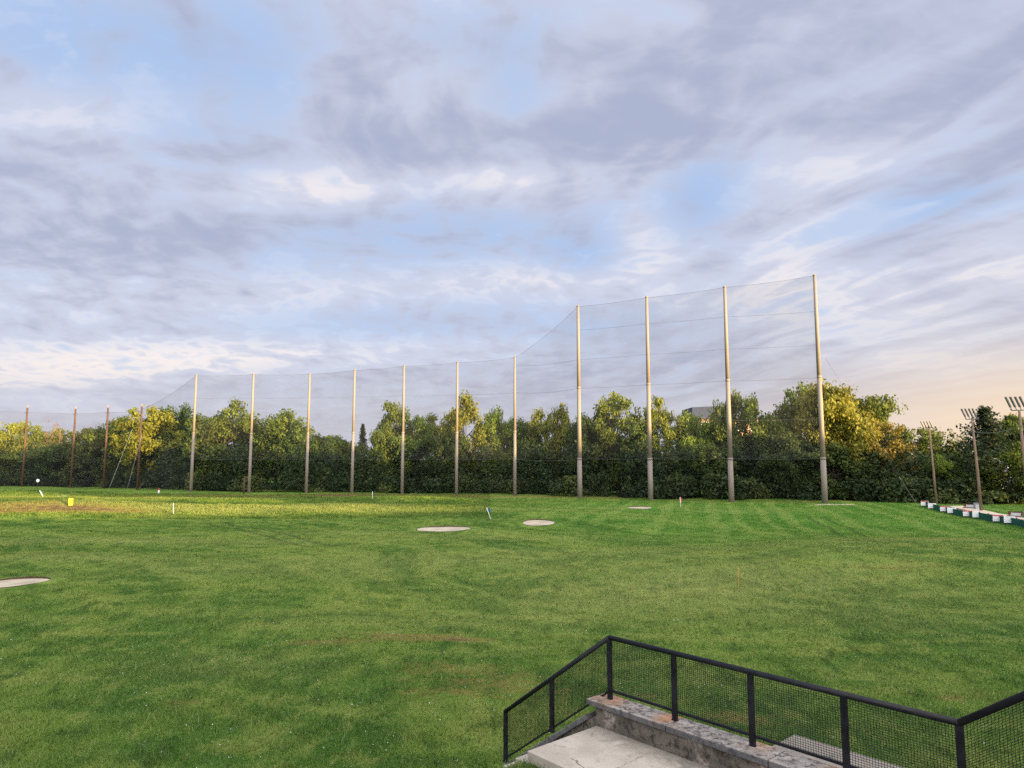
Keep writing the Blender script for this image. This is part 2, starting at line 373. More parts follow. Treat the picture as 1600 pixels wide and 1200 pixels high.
def leaf_mat(name='leaves'):
    m, h = mat(name); oi = h.new('ShaderNodeObjectInfo'); t = h.attr('tone')
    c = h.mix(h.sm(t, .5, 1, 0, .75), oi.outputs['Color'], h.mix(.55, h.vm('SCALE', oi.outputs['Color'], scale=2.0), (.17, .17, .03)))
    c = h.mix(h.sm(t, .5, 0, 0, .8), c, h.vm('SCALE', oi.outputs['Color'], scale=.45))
    a = principled(h, c, .6, .25); tr = h.new('ShaderNodeBsdfTranslucent'); h.put(tr.inputs[0], c)
    mx = h.new('ShaderNodeMixShader'); mx.inputs[0].default_value = .35
    m.node_tree.links.new(a, mx.inputs[1]); m.node_tree.links.new(tr.outputs[0], mx.inputs[2]); m.node_tree.links.new(mx.outputs[0], h.o.inputs[0]); return m
def net_mat(name, alpha, c):
    m, h = mat(name)
    # knotted netting far too fine to resolve: coverage rises where it is seen edge-on and in folds
    tc = h.new('ShaderNodeTexCoord').outputs['Object']
    f = h.noise(h.mapping(tc, 0, (.25, .25, .08)), 1.0, 3)
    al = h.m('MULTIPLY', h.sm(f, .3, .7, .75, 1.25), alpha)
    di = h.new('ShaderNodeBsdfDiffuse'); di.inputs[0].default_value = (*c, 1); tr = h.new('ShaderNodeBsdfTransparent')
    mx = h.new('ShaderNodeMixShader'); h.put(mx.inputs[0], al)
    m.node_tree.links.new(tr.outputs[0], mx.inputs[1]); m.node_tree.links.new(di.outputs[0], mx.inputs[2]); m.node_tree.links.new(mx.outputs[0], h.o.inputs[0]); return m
M = dict(
    ground=ground_mat(), blade=blade_mat(), leaf=leaf_mat(),
    bark=simple('bark', (.055, .045, .036), (.11, .095, .08), 4, .9, .1, .6, .03, (1, 1, .3)),
    pole=simple('weathered_steel', (.195, .165, .145), (.222, .190, .165), 1.2, .65, .3, .1, .01, (1, 1, .15)),
    wood=simple('creosoted_wood', (.06, .036, .026), (.105, .062, .042), 3, .8, .2, .4, .01, (1, 1, .2)),
    lampwood=simple('grey_wood_pole', (.16, .105, .075), (.24, .17, .125), 3, .8, .2, .4, .01, (1, 1, .2)),
    cable=simple('steel_cable', (.07, .07, .08), (.12, .12, .13), 3, .6, .3),
    palecable=simple('pale_cable', (.17, .19, .16), (.26, .28, .24), 3, .6, .3),
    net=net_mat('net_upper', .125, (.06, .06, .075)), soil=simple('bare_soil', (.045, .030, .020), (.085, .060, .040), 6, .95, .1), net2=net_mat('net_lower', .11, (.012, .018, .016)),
    white=simple('white_paint', (.66, .66, .66), (.78, .78, .78), 2, .6, .3),
    red=simple('red_paint', (.45, .05, .05), (.55, .08, .07), 2, .6, .3),
    grey=simple('grey_plastic', (.20, .22, .25), (.27, .29, .32), 2, .6, .3),
    lgrey=simple('light_grey_plastic', (.42, .43, .44), (.52, .53, .54), 2, .6, .3),
    green=simple('green_fabric', (.018, .085, .06), (.03, .12, .085), 2, .85, .1, .3, .02),
    brown=simple('stained_wood', (.09, .035, .02), (.15, .06, .035), 5, .7, .2, .3, .01, (1, .2, 1)),
    deck=simple('pale_boards', (.46, .38, .27), (.60, .50, .37), 3, .8, .2, .3, .01, (1, .2, 1)),
    lamp=simple('lamp_housing', (.13, .115, .11), (.20, .18, .17), 3, .5, .4),
    yellow=simple('yellow_board', (.75, .55, .02), (.80, .62, .04), 3, .6, .3),
    blue=simple('blue_flag', (.02, .07, .18), (.03, .10, .25), 3, .8, .1), orange=simple('orange_paint', (.6, .18, .05), (.7, .25, .08), 3, .7, .2),
    roof=simple('slate_blue_roof', (.030, .042, .085), (.045, .058, .105), 2, .7, .2), groof=simple('pale_roof', (.36, .35, .36), (.45, .44, .45), 2, .8, .2),
    glass=simple('window_glass', (.02, .025, .03), (.03, .035, .045), 2, .1, .8, 0), dark=simple('dark_siding', (.05, .045, .045), (.07, .065, .06), 3, .8, .2),
)
def brick_mat():
    m, h = mat('brick_wall'); tc = h.new('ShaderNodeTexCoord').outputs['Object']
    b = h.new('ShaderNodeTexBrick'); h.put(b.inputs[0], h.comb(h.sep(tc)[0], h.sep(tc)[2])); b.inputs['Scale'].default_value = 4
    b.inputs['Color1'].default_value = (.42, .20, .11, 1); b.inputs['Color2'].default_value = (.50, .26, .15, 1); b.inputs['Mortar'].default_value = (.45, .38, .30, 1)
    m.node_tree.links.new(principled(h, b.outputs[0], .85, .1), h.o.inputs[0]); return m
M['brick'] = brick_mat()
def sand_mat():
    m, h = mat('bunker_sand'); p = h.new('ShaderNodeNewGeometry').outputs['Position']
    n1 = h.noise(p, .8, 4); n2 = h.noise(p, 14, 3)
    c = h.mix(h.sm(n1, .3, .7), (.37, .31, .22), (.53, .46, .34)); c = h.mix(h.sm(n2, .3, .7, 0, .35), c, (.26, .22, .17))
    m.node_tree.links.new(principled(h, c, .95, .1, 0, bump(h, n2, .6, .05)), h.o.inputs[0]); return m
M['sand'] = sand_mat()
def paint_black():
    m, h = mat('black_railing_paint'); tc = h.new('ShaderNodeTexCoord').outputs['Object']
    n = h.noise(tc, 6, 5, .65); n2 = h.noise(tc, 40, 3)
    c = h.mix(h.sm(n, .35, .7), (.006, .006, .009), (.014, .015, .020)); c = h.mix(h.sm(n, .68, .8, 0, .6), c, (.07, .03, .015))
    m.node_tree.links.new(principled(h, c, h.sm(n, .3, .7, .4, .7), .25, 0, bump(h, n2, .15, .002)), h.o.inputs[0]); return m
M['black'] = paint_black()
def stone_cap(tops):
    m, h = mat('stone_coping'); geo = h.new('ShaderNodeNewGeometry'); p = geo.outputs['Position']
    n = h.noise(p, 3.5, 6, .65); n2 = h.noise(p, 13, 5, .7); n3 = h.noise(p, 1.3, 4, .6, .4); n4 = h.noise(p, 45, 4)
    c = h.mix(h.sm(n, .35, .65), (.20, .18, .16), (.34, .31, .28))
    c = h.mix(h.sm(n2, .50, .60, 0, .85), c, (.065, .058, .052)); c = h.mix(h.sm(n2, .44, .30, 0, .6), c, (.50, .47, .43))
    # rust bled from the foot of each post
    k = None
    for q in tops:
        dd = h.vm('LENGTH', h.vm('MULTIPLY', h.vm('SUBTRACT', p, q), (1, 1, .6)))
        t = h.sm(dd, .05, .42, 1.0, 0.0); k = t if k is None else h.m('MAXIMUM', k, t)
    k = h.m('MULTIPLY', k, h.sm(n3, .38, .54)); c = h.mix(h.m('MULTIPLY', k, .85), c, (.42, .19, .075))
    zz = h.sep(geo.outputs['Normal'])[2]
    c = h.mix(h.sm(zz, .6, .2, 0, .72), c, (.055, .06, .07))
    m.node_tree.links.new(principled(h, c, .85, .2, 0, bump(h, h.m('ADD', n2, n4), .5, .01)), h.o.inputs[0]); return m
def conc(name, c1, c2, stain, amt=.6):
    m, h = mat(name); p = h.new('ShaderNodeNewGeometry').outputs['Position']
    n = h.noise(p, 1.6, 6, .6, .3); n2 = h.noise(p, 22, 4, .7); n3 = h.noise(p, 5, 5, .7, .6)
    c = h.mix(h.sm(n, .35, .65), c1, c2); c = h.mix(h.m('MULTIPLY', h.sm(n3, .54, .72), amt), c, stain)
    c = h.mix(h.sm(n2, .6, .72, 0, .4), c, (.12, .11, .10))
    off = h.vm('DOT_PRODUCT', h.vm('SUBTRACT', p, (float(P0[0]), float(P0[1]), 0)), (float(NDIR[0]), float(NDIR[1]), 0))
    grime = h.m('MULTIPLY', h.sm(h.m('ADD', off, h.m('MULTIPLY', h.m('SUBTRACT', n3, .5), 1.1)), -.75, -.22), h.sm(n, .3, .6, .35, 1.0))
    c = h.mix(h.m('MULTIPLY', grime, .7), c, (.13, .115, .095))
    vo = h.new('ShaderNodeTexVoronoi', feature='DISTANCE_TO_EDGE'); h.put(vo.inputs['Vector'], h.vm('ADD', p, h.vm('SCALE', h.comb(n3, n2), scale=.25))); vo.inputs['Scale'].default_value = .8
    c = h.mix(h.m('MULTIPLY', h.sm(vo.outputs['Distance'], .012, .003), h.sm(n, .45, .55)), c, (.08, .07, .06))
    m.node_tree.links.new(principled(h, c, .9, .15, 0, bump(h, h.m('ADD', n2, n3), .4, .01)), h.o.inputs[0]); return m
M['slab'] = conc('landing_concrete', (.36, .315, .26), (.45, .40, .335), (.22, .19, .155), .6)
def wall_face():
    m, h = mat('stained_wall'); p = h.new('ShaderNodeNewGeometry').outputs['Position']
    n = h.noise(h.mapping(p, 0, (1, 1, 1.6)), 2.6, 6, .65, .3); n2 = h.noise(p, 9, 6, .7, .4); n4 = h.noise(p, 40, 4)
    c = h.mix(h.sm(n, .35, .62), (.085, .075, .062), (.16, .14, .115)); c = h.mix(h.sm(n2, .50, .62, 0, .8), c, (.030, .026, .020))
    c = h.mix(h.sm(h.noise(p, 1.8, 4, .6), .50, .62, 0, .75), c, h.mix(h.sm(n2, .4, .6), (.12, .05, .035), (.46, .42, .37)))
    m.node_tree.links.new(principled(h, c, .9, .15, 0, bump(h, h.m('ADD', n2, n4), .8, .02)), h.o.inputs[0]); return m
M['wallface'] = wall_face()

# ------------------------------------------------------------------ ground
def axis(segs):
    out = []
    for a, b, s_ in segs: out += list(np.arange(a, b, s_))
    return np.array(out+[segs[-1][1]])
gx = axis([(-2500, -400, 150), (-400, -130, 15), (-130, -30, 1.6), (-30, -4, .5), (-4, 9, .12), (9, 40, .5), (40, 130, 1.6), (130, 400, 15), (400, 2500, 150)])
gy = axis([(-600, -100, 60), (-100, -8, 6), (-8, 3, .5), (3, 16, .12), (16, 40, .4), (40, 130, .8), (130, 200, 3), (200, 600, 30), (600, 4000, 200)])
XX, YY = np.meshgrid(gx, gy); ZZ = stair_cut(XX, YY, gz(XX, YY))
nx, ny = len(gx), len(gy)
me = bpy.data.meshes.new('ground'); idx = np.arange(nx*ny).reshape(ny, nx)
Q = np.stack([idx[:-1, :-1], idx[:-1, 1:], idx[1:, 1:], idx[1:, :-1]], -1).reshape(-1, 4)
me.vertices.add(nx*ny); me.vertices.foreach_set('co', np.stack([XX, YY, ZZ], -1).astype(np.float32).ravel())
me.loops.add(len(Q)*4); me.loops.foreach_set('vertex_index', Q.astype(np.int32).ravel())
me.polygons.add(len(Q)); me.polygons.foreach_set('loop_start', np.arange(0, len(Q)*4, 4, dtype=np.int32))
try: me.polygons.foreach_set('loop_total', np.full(len(Q), 4, dtype=np.int32))
except Exception: pass
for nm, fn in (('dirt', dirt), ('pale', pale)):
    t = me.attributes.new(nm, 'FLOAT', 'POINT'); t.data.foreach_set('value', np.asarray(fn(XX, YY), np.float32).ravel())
me.update(calc_edges=True); me.polygons.foreach_set('use_smooth', [True]*len(Q)); me.materials.append(M['ground'])
o = bpy.data.objects.new('ground', me); col.objects.link(o); tag(o, kind='structure')

# ------------------------------------------------------------------ sand bunkers
BUNK = [(694, 827.5, 2.1, 2.2, 'oval sand bunker in mid field left of the blue flag'), (841, 817.5, 1.5, 2.2, 'small round sand bunker right of the blue flag'),
        (1000, 794, 1.4, 1.7, 'far thin sand bunker beside the red flag'), (16, 913, 1.45, 1.3, 'pale sand bunker cut by the left edge of the photo')]
BXY = []
def bunker(px, py, rx, ry, label, k):
    c = hit(px, py); BXY.append((c[0], c[1], rx+.25, ry+.2))
    n = 48; rs = np.random.RandomState(k+5); ph = rs.uniform(0, 6.28, 5)
    root = empty('sand_bunker', c, label, 'bunker', 'sand bunkers in the field')
    def rad(t): return 1+.05*math.sin(2*t+ph[0])+.05*math.sin(3*t+ph[1])+.02*math.sin(5*t+ph[2])
    def ring(f, dz):
        V = []
        for i in range(n):
            t = 2*math.pi*i/n; x = rx*f*rad(t)*math.cos(t); y = ry*f*rad(t)*math.sin(t)
            V.append((x, y, float(gz(c[0]+x, c[1]+y))-c[2]+dz(t)))
        return V
    back = lambda t: .5+.5*math.sin(t)
    sand = MB(); rings = [ring(f, (lambda t, f=f: .035+.03*f)) for f in (.25, .55, .8, .97)]
    V = [(0, 0, .03)]+sum(rings, []); F = [(0, 1+i, 1+(i+1) % n) for i in range(n)]
    for r in range(3): F += [(1+r*n+i, 1+(r+1)*n+i, 1+(r+1)*n+(i+1) % n, 1+r*n+(i+1) % n) for i in range(n)]
    sand.add(V, F).build('sand', M['sand'], root, True, loc=(0, 0, 0))
    lip = MB(); rr = [ring(.965, lambda t: .02), ring(.985, lambda t: .04+.12*back(t)**2), ring(1.06, lambda t: .05+.13*back(t)**2), ring(1.30, lambda t: .03+.10*back(t)), ring(1.6, lambda t: -.06)]
    V = sum(rr, []); F = []
    for r in range(1, 4): F += [(r*n+i, (r+1)*n+i, (r+1)*n+(i+1) % n, r*n+(i+1) % n) for i in range(n)]
    MB().add(rr[0]+rr[1], [(i, n+i, n+(i+1) % n, (i+1) % n) for i in range(n)]).build('soil_edge', M['soil'], root, True, loc=(0, 0, 0))
    lip.add(V, F).build('grass_lip', M['ground'], root, True, loc=(0, 0, 0))
for k, b in enumerate(BUNK): bunker(*b, k)

# ------------------------------------------------------------------ grass
def blades(n, xr, yr, hgt, wid, fdist, lit=False, rs=RS):
    F = yr[0]+(yr[1]-yr[0])*rs.power(1.0, n) if fdist is None else fdist(rs, n)
    x = rs.uniform(-1, 1, n)*F*.76 if xr is None else rs.uniform(xr[0], xr[1], n)
    return x, F
def grass_tris(x, y, h0, w0, rs=RS, keep_stairs=True):
    a, n_ = an(x, y)
    h0 = h0+0*x; w0 = w0+0*x
    bad = (n_ > -1.66) & (n_ < .22) & (a < 2.75) & (a > -9) | ((n_ > 0) & (n_ < 1.7) & (a < -2.05) & (a > -9))
    for (bx, by, rx, ry) in BXY: bad |= (((x-bx)/rx)**2+((y-by)/ry)**2) < 1
    d_ = dirt(x, y); bad |= rs.uniform(size=len(x)) < np.clip((d_-.25)*1.3, 0, .93)
    x, y, d_, h0, w0 = x[~bad], y[~bad], d_[~bad], h0[~bad], w0[~bad]; n = len(x); z = gz(x, y)
    patch = .5+.5*np.sin(x*1.7+2*np.sin(y*1.1))*np.sin(y*2.3+1.5*np.sin(x*.9)); patch = .65+.7*patch
    h = h0*rs.uniform(.5, 1.35, n)*patch*(1-.4*d_); th = rs.uniform(0, 6.283, n); w_ = w0*rs.uniform(.7, 1.4, n)
    lx = rs.normal(0, .55, n)*h; ly = rs.normal(0, .55, n)*h
    c, s_ = np.cos(th)*w_*.5, np.sin(th)*w_*.5
    V = np.stack([np.stack([x-c, y-s_, z-.01], 1), np.stack([x+c, y+s_, z-.01], 1), np.stack([x+lx, y+ly, z+h], 1)], 1).reshape(-1, 3)
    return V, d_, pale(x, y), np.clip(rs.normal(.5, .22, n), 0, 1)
Vs = []; D = []; PL = []; T = []
def addg(x, y, h, w_):
    V, d_, p_, t_ = grass_tris(x, y, h, w_); Vs.append(V); D.append(d_); PL.append(p_); T.append(t_)
rs = RS
n = 640000; y = 6.5*np.exp(rs.uniform(0, 1, n)*math.log(108/6.5)); addg(rs.uniform(-1, 1, n)*y*.78, y, .074+.00012*y, .006+.00085*y)
n = 210000; y = rs.uniform(70, 118, n); addg(-rs.uniform(.03, .76, n)*y, y, .15, .10)
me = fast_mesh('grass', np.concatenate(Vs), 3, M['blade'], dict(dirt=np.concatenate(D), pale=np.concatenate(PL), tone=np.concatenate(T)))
o = bpy.data.objects.new('grass', me); col.objects.link(o); tag(o, 'short mown green grass covering the whole field', 'grass', kind='stuff')
# clover heads in the near turf
n = 1900; y = 10+rs.power(1.4, n)*16; x = rs.uniform(-1, 1, n)*y*.78
keep = (np.sin(x*.9+1)*np.sin(y*.8+.5*x) > -.1); x, y = x[keep], y[keep]; a_, n_ = an(x, y); bad = (n_ > -1.7) & (n_ < 1.75) & (a_ < 2.8); x, y = x[~bad], y[~bad]
C = np.stack([x, y, gz(x, y)+.055], 1)
V = leaf_quads(C, .011)
o = bpy.data.objects.new('clover_flowers', fast_mesh('clover_flowers', V, 4, M['white'])); col.objects.link(o)
tag(o, 'tiny white clover heads dotted through the near grass', 'clover', kind='stuff')

# ------------------------------------------------------------------ stairs, walls and railing
A3 = lambda a, n, z: np.array(pt(a, n, z))
AD = np.array([ADIR[0], ADIR[1], 0]); ND = np.array([NDIR[0], NDIR[1], 0]); UZ = np.array([0, 0, 1.])
SP = 1.2; A_TOP = -4.85; RISE = SL
def slopez(a):                              # offset of the stair pitch from the landing level
    return 0 if A_TOP <= a <= 0.05 else (-(a-.05)*RISE if a > 0 else (A_TOP-a)*RISE)
A_LO, A_HI = 2.62, -8.6
posts = [0, -SP, -2*SP, -3*SP, -4*SP+.0]
lows = [1.28, 2.46]; highs = [A_TOP-1.2, A_TOP-2.4, A_TOP-3.6]
feet = [tuple(pt(a, 0, Z_CAP)) for a in posts]
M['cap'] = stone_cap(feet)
wall = empty('stair_wall', pt(0, 0, 0), 'low stained stair wall with grey stone coping under the railing', 'wall')
def quadprism(a0, a1, n0, n1, zt, zb):      # zt, zb: functions of a
    P_ = [A3(a0, n0, zb(a0)), A3(a1, n0, zb(a1)), A3(a1, n0, zt(a1)), A3(a0, n0, zt(a0))]
    return P_, ND*(n1-n0)
def wpart(a0, a1, n0, n1, zt, zb, name, m, bev=.0):
    mb = MB(); mb.prism(*quadprism(a0, a1, n0, n1, zt, zb)); return mb.build(name, m, wall, False, bev)
core_t = lambda a: Z_CAP-.085+slopez(a); core_b = lambda a: -.4
seg = lambda a: Z_CAP-.09
wpart(A_TOP, .12, -.20, .14, lambda a: Z_CAP-.09, core_b, 'wall_face', M['wallface'])
wpart(.125, A_LO, -.19, .13, lambda a: Z_CAP-.23-(a-.12)*RISE, core_b, 'wall_face', M['wallface'])
wpart(A_HI, A_TOP-.002, -.20, .14, lambda a: Z_CAP-.09+(A_TOP-a)*RISE, core_b, 'wall_face', M['wallface'])
cuts = [.26, -1.22, -2.75, -4.1, A_TOP]
for i in range(len(cuts)-1):
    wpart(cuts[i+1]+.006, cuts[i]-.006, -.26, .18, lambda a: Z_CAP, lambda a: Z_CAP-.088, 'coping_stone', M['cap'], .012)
lc = [.27, 1.32, A_LO+.1]
for i in range(2):
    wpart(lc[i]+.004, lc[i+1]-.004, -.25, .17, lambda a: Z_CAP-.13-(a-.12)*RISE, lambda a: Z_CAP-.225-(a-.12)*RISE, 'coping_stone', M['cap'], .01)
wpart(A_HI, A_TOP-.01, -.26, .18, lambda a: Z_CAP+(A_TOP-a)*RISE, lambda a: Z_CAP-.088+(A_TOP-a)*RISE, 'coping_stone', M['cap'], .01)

stair = empty('stair', pt(-2.4, -.9, 0), 'concrete stair landing beside the coping wall, bottom of photo', 'stair')
def spart(a0, a1, n0, n1, z0, z1, name, m, bev=.012):
    mb = MB(); c = A3((a0+a1)/2, (n0+n1)/2, (z0+z1)/2); mb.box(c, (abs(a1-a0), abs(n1-n0), z1-z0), AD, ND, UZ); return mb.build(name, m, stair, False, bev)
spart(-1.92, .10, -1.64, -.20, Z_LAND-.16, Z_LAND, 'landing_slab', M['slab'])
spart(A_TOP, -1.945, -1.64, -.20, Z_LAND-.16, Z_LAND-.006, 'landing_slab', M['slab'])
k = 0; a = .10; z = Z_LAND
while z > .25:
    z -= .183; spart(a, a+.275, -1.62, -.20, z-.35, z, 'step', M['slab']); a += .265
a = A_TOP; z = Z_LAND
for k in range(14):
    z += .183; spart(a-.29, a, -1.62, -.20, z-.40, z, 'step', M['slab']); a -= .265
# slab beyond the wall
o = MB().box(A3(-5.6, .91, Z_LAND-.05), (7.0, 1.48, .16), AD, ND, UZ).build('walkway_slab', M['slab'], None, False, .012)
tag(o, 'narrow pinkish concrete slab in the grass behind the railing mesh', 'slab')

rail = empty('railing', pt(0, 0, Z_CAP), 'black metal stair railing with square wire mesh panels', 'railing')
def P3(a, dz): return A3(a, 0, dz)
def zr(a):                                   # top rail centre height
    if a > 0: return Z_RAIL-.035-a*.70
    if a < posts[-1]: return Z_RAIL-.035+(posts[-1]-a)*.70
    return Z_RAIL-.035
END_HI = posts[-1]-1.2*3
for (a, foot) in [(q, Z_CAP-.02) for q in posts]+[(q, zr(q)-.86) for q in lows]+[(posts[-1]-1.2*i, zr(posts[-1]-1.2*i)-.92) for i in (1, 2, 3)]:
    mb = MB(); zt = zr(a)-.01
    mb.box(A3(a, 0, (foot+zt)/2), (.078, .05, zt-foot), AD, ND, UZ)
    mb.box(A3(a, 0, foot+.012), (.105, .08, .02), AD, ND, UZ)
    mb.build('post', M['black'], rail, False, .008)
for seg_ in ((lows[-1]-(-.02), 0), (0, posts[-1]), (posts[-1], END_HI)):
    mb = MB(); a0, a1 = seg_; mb.tube([A3(a0, 0, zr(a0)), A3(a1, 0, zr(a1))], .038, 12); mb.build('top_rail', M['black'], rail, True)
stations = lows[::-1]+posts+[posts[-1]-1.2*i for i in (1, 2, 3)]
for s0, s1 in zip(stations[:-1], stations[1:]):
    a0, a1 = s0-.04, s1+.04
    zb = (lambda q: zr(q)-.80) if (s0 > 0 or s1 < posts[-1]) else (lambda q: Z_CAP+.125)
    mb = MB()
    mb.prism([A3(a0, -.014, zb(a0)-.016), A3(a1, -.014, zb(a1)-.016), A3(a1, -.014, zb(a1)+.016), A3(a0, -.014, zb(a0)+.016)], ND*.028)
    mb.build('bottom_rail', M['black'], rail)
    mb = MB(); L = abs(a1-a0); nv = max(4, int(round(L/.032))); r_ = .0021
    for i in range(1, nv):
        q = a0+(a1-a0)*i/nv; mb.box(A3(q, 0, (zb(q)+zr(q))/2), (r_*2, r_*2, zr(q)-zb(q)), AD, ND, UZ)
    nh = 28
    for i in range(1, nh):
        f = i/nh; p = A3(a0, .004, zb(a0)+(zr(a0)-.035-zb(a0))*f); q = A3(a1, .004, zb(a1)+(zr(a1)-.035-zb(a1))*f)
        dd = (q-p); LL = np.linalg.norm(dd); dd /= LL; up = np.cross(ND, dd); mb.box((p+q)/2, (LL, r_*2, r_*2), dd, ND, up)
    mb.build('mesh_panel', M['black'], rail)

# ------------------------------------------------------------------ net poles
NT = []
TALLX = [(1286, 787, 431), (1141, 783, 449), (1015.5, 780.5, 465), (905.5, 778, 479)]
SHX = [(804.5, 774, 559), (713.5, 773, 566.5), (629, 771.5, 572), (551, 770.5, 578.5), (480, 770, 584.5), (391, 770.5, 585), (300.5, 770, 587)]
FT = [93.0, 96.6, 101.5, 106.8]; FS = [114.0, 117.5, 119.5, 121.0, 123.0, 123.5, 124.0]
TW = ['rightmost and tallest grey steel net pole, before the big yellow tree', 'tall grey net pole, second from the right, left of brick building',
      'tall grey net pole, third from the right end of the net', 'leftmost of the four tallest net poles, where the net steps up']
SW = ['shorter grey net pole where the net begins to climb, rightmost of the short ones', 'shorter net pole before the tall yellow poplar, second from the step',
      'shorter grey net pole in front of the tree with an orange top', 'shorter grey net pole beside the little dark spruce', 'shorter grey net pole at right end of dark oaks, fifth from the step',
      'shorter grey net pole with a thin dark post beside its foot', 'leftmost grey net pole, beside the brown wooden ones']
def net_pole(px, F, ytop, r0, r1, joints, label, grp):
    x, y, _ = at(px, F); z0 = float(gz(x, y)); H = height_at(ytop, F)-z0
    root = empty('net_pole', (x, y, z0), label, 'net pole', grp)
    zs = [0]+joints+[H]; n = len(zs)-1
    for i in range(n):
        ra = r0+(r1-r0)*zs[i]/H; rb = r0+(r1-r0)*zs[i+1]/H
        MB().tube([(0, 0, zs[i]-(.3 if i == 0 else .25)), (0, 0, zs[i+1])], [ra*.985**i, rb*.985**i], 16).build('shaft_section', M['pole'], root, True, loc=(0, 0, 0))
        if i: MB().tube([(0, 0, zs[i]-.18), (0, 0, zs[i]+.12)], ra*.985**i+.035, 16).build('collar', M['pole'], root, True, loc=(0, 0, 0))
    MB().tube([(0, 0, H-.02), (0, 0, H+.12), (0, 0, H+.2)], [r1+.03, r1+.02, r1*.5], 16).build('cap', M['pole'], root, True, loc=(0, 0, 0))
    return (x, y, z0, z0+H)
tall = [net_pole(p[0], FT[i], p[2], .38, .21, [5.8, 16.5], TW[i], 'tallest steel poles of the safety net') for i, p in enumerate(TALLX)]
short = [net_pole(p[0], FS[i], p[2], .28, .17, [10.2], SW[i], 'shorter steel poles of the safety net') for i, p in enumerate(SHX)]
WX = [(217, 768, 635, 138, 'brown wooden net pole nearest the grey poles, with leaning guy lines', 'brown'), (164, 763, 637, 145, 'brown wooden net pole, second from the grey poles', ''),
      (113, 762, 639, 147, 'brown wooden net pole, third from the grey poles', ''), (37, 762, 637, 148, 'leftmost brown wooden net pole at the photo edge', '')]
wood = []
for px, yb, yt, F, lab, _ in WX:
    x, y, _ = at(px, F); z0 = float(gz(x, y)); H = height_at(yt, F)-z0
    root = empty('wooden_net_pole', (x, y, z0), lab, 'net pole', 'brown wooden poles of the low net')
    MB().tube([(0, 0, -.3), (.04, 0, H*.5), (0, 0, H)], [.24, .21, .16], 12).build('shaft', M['wood'], root, True, loc=(0, 0, 0))
    MB().tube([(-.5, 0, H-1.1), (.5, 0, H-1.1)], .05, 6).build('bracket', M['cable'], root, True, loc=(0, 0, 0))
    MB().tube([(0, 0, H), (0, 0, H+.45)], .07, 6).build('finial', M['orange'], root, True, loc=(0, 0, 0))
    wood.append((x, y, z0, z0+H))
# one more low pole outside the left edge carries the net onward
far_l = (*at(-60, 149)[:2], 0, 16.2)

# ------------------------------------------------------------------ nets
def lerp(a, b, t): return a+(b-a)*t
def sagp(p, q, za, zb, t, sag): return (lerp(p[0], q[0], t), lerp(p[1], q[1], t), lerp(za, zb, t)-sag*4*t*(1-t))
def net_run(name, label, pts, tops, levels, low=5.8, sag=.13, lower='net2'):
    root = empty(name, (pts[0][0], pts[0][1], 0), label, 'net', 'golf safety nets strung between poles')
    up = MB(); lo = MB(); n = 10
    for (p, q), (ta, tb) in zip(zip(pts[:-1], pts[1:]), zip(tops[:-1], tops[1:])):
        for i in range(n):
            t0, t1 = i/n, (i+1)/n; a = sagp(p, q, ta, tb, t0, sag); b = sagp(p, q, ta, tb, t1, sag)
            up.add([(a[0], a[1], low), (b[0], b[1], low), b, a], [(0, 1, 2, 3)])
            lo.add([(a[0], a[1], .05), (b[0], b[1], .05), (b[0], b[1], low), (a[0], a[1], low)], [(0, 1, 2, 3)])
        c = MB(); c.tube([sagp(p, q, ta, tb, i/8, sag) for i in range(9)], .017, 5); c.build('top_cable', M['cable'], root)
        for L in levels:
            if L < min(ta, tb)-.5 or L < max(ta, tb)-.5 and L < min(ta, tb)+.01:
                c = MB(); c.tube([sagp(p, q, L, L, i/6, sag*.7) for i in range(7)], .015, 5); c.build('seam_cable', M['cable'], root)
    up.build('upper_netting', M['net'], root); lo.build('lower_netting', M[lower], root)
LV = [5.8, 11.0, 16.4, 20.8, 25.3]
net_run('safety_net', 'tall see-through safety net between the four tallest poles', tall, [t[3] for t in tall], LV)
net_run('safety_net', 'net bay that steps down from tall poles to shorter ones', [tall[3], short[0]], [tall[3][3], short[0][3]], [5.8, 11.0, 16.4, 20.8], sag=.45)
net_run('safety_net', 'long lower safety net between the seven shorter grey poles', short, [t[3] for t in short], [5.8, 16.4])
net_run('safety_net', 'net sloping down from leftmost grey pole to brown pole', [short[6], wood[0]], [short[6][3], wood[0][3]-.6], [], sag=.5, lower='net')
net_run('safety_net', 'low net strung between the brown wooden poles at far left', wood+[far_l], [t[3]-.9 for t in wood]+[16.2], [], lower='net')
# guy lines and props
def strut(p, q, F0, F1, r_, name, label, m, cat, group=None):
    a = ray(*p); b = ray(*q); A = a/a[1]*F0+np.array([0, 0, EYE]); B = b/b[1]*F1+np.array([0, 0, EYE])
    A[2] = float(gz(A[0], A[1]))-.2
    o = MB().tube([A*(1-t)+B*t for t in (0, .3, .6, 1)], r_, 6).build(name, m, None, True); tag(o, label, cat, group); return o
strut((168, 769), (207, 670), 131, 137.5, .035, 'guy_line', 'pale guy line rising from the ground to the brown pole', M['palecable'], 'guy line')
strut((199, 742), (222, 678), 133, 137.5, .025, 'guy_line', 'second pale guy line, closer to the brown pole', M['palecable'], 'guy line')
strut((214, 769), (226, 752), 136, 137, .09, 'wooden_prop', 'short brown prop leaning at the foot of a wooden pole', M['wood'], 'prop')
strut((1433, 787), (1405, 745), 92, 93, .04, 'guy_line', 'pale guy line slanting from the ground at the tee row end', M['palecable'], 'guy line')
strut((1433, 787), (1290, 560), 92, 93.2, .012, 'guy_wire', 'hair-thin guy wire from the ground to rightmost tall pole', M['cable'], 'guy wire')
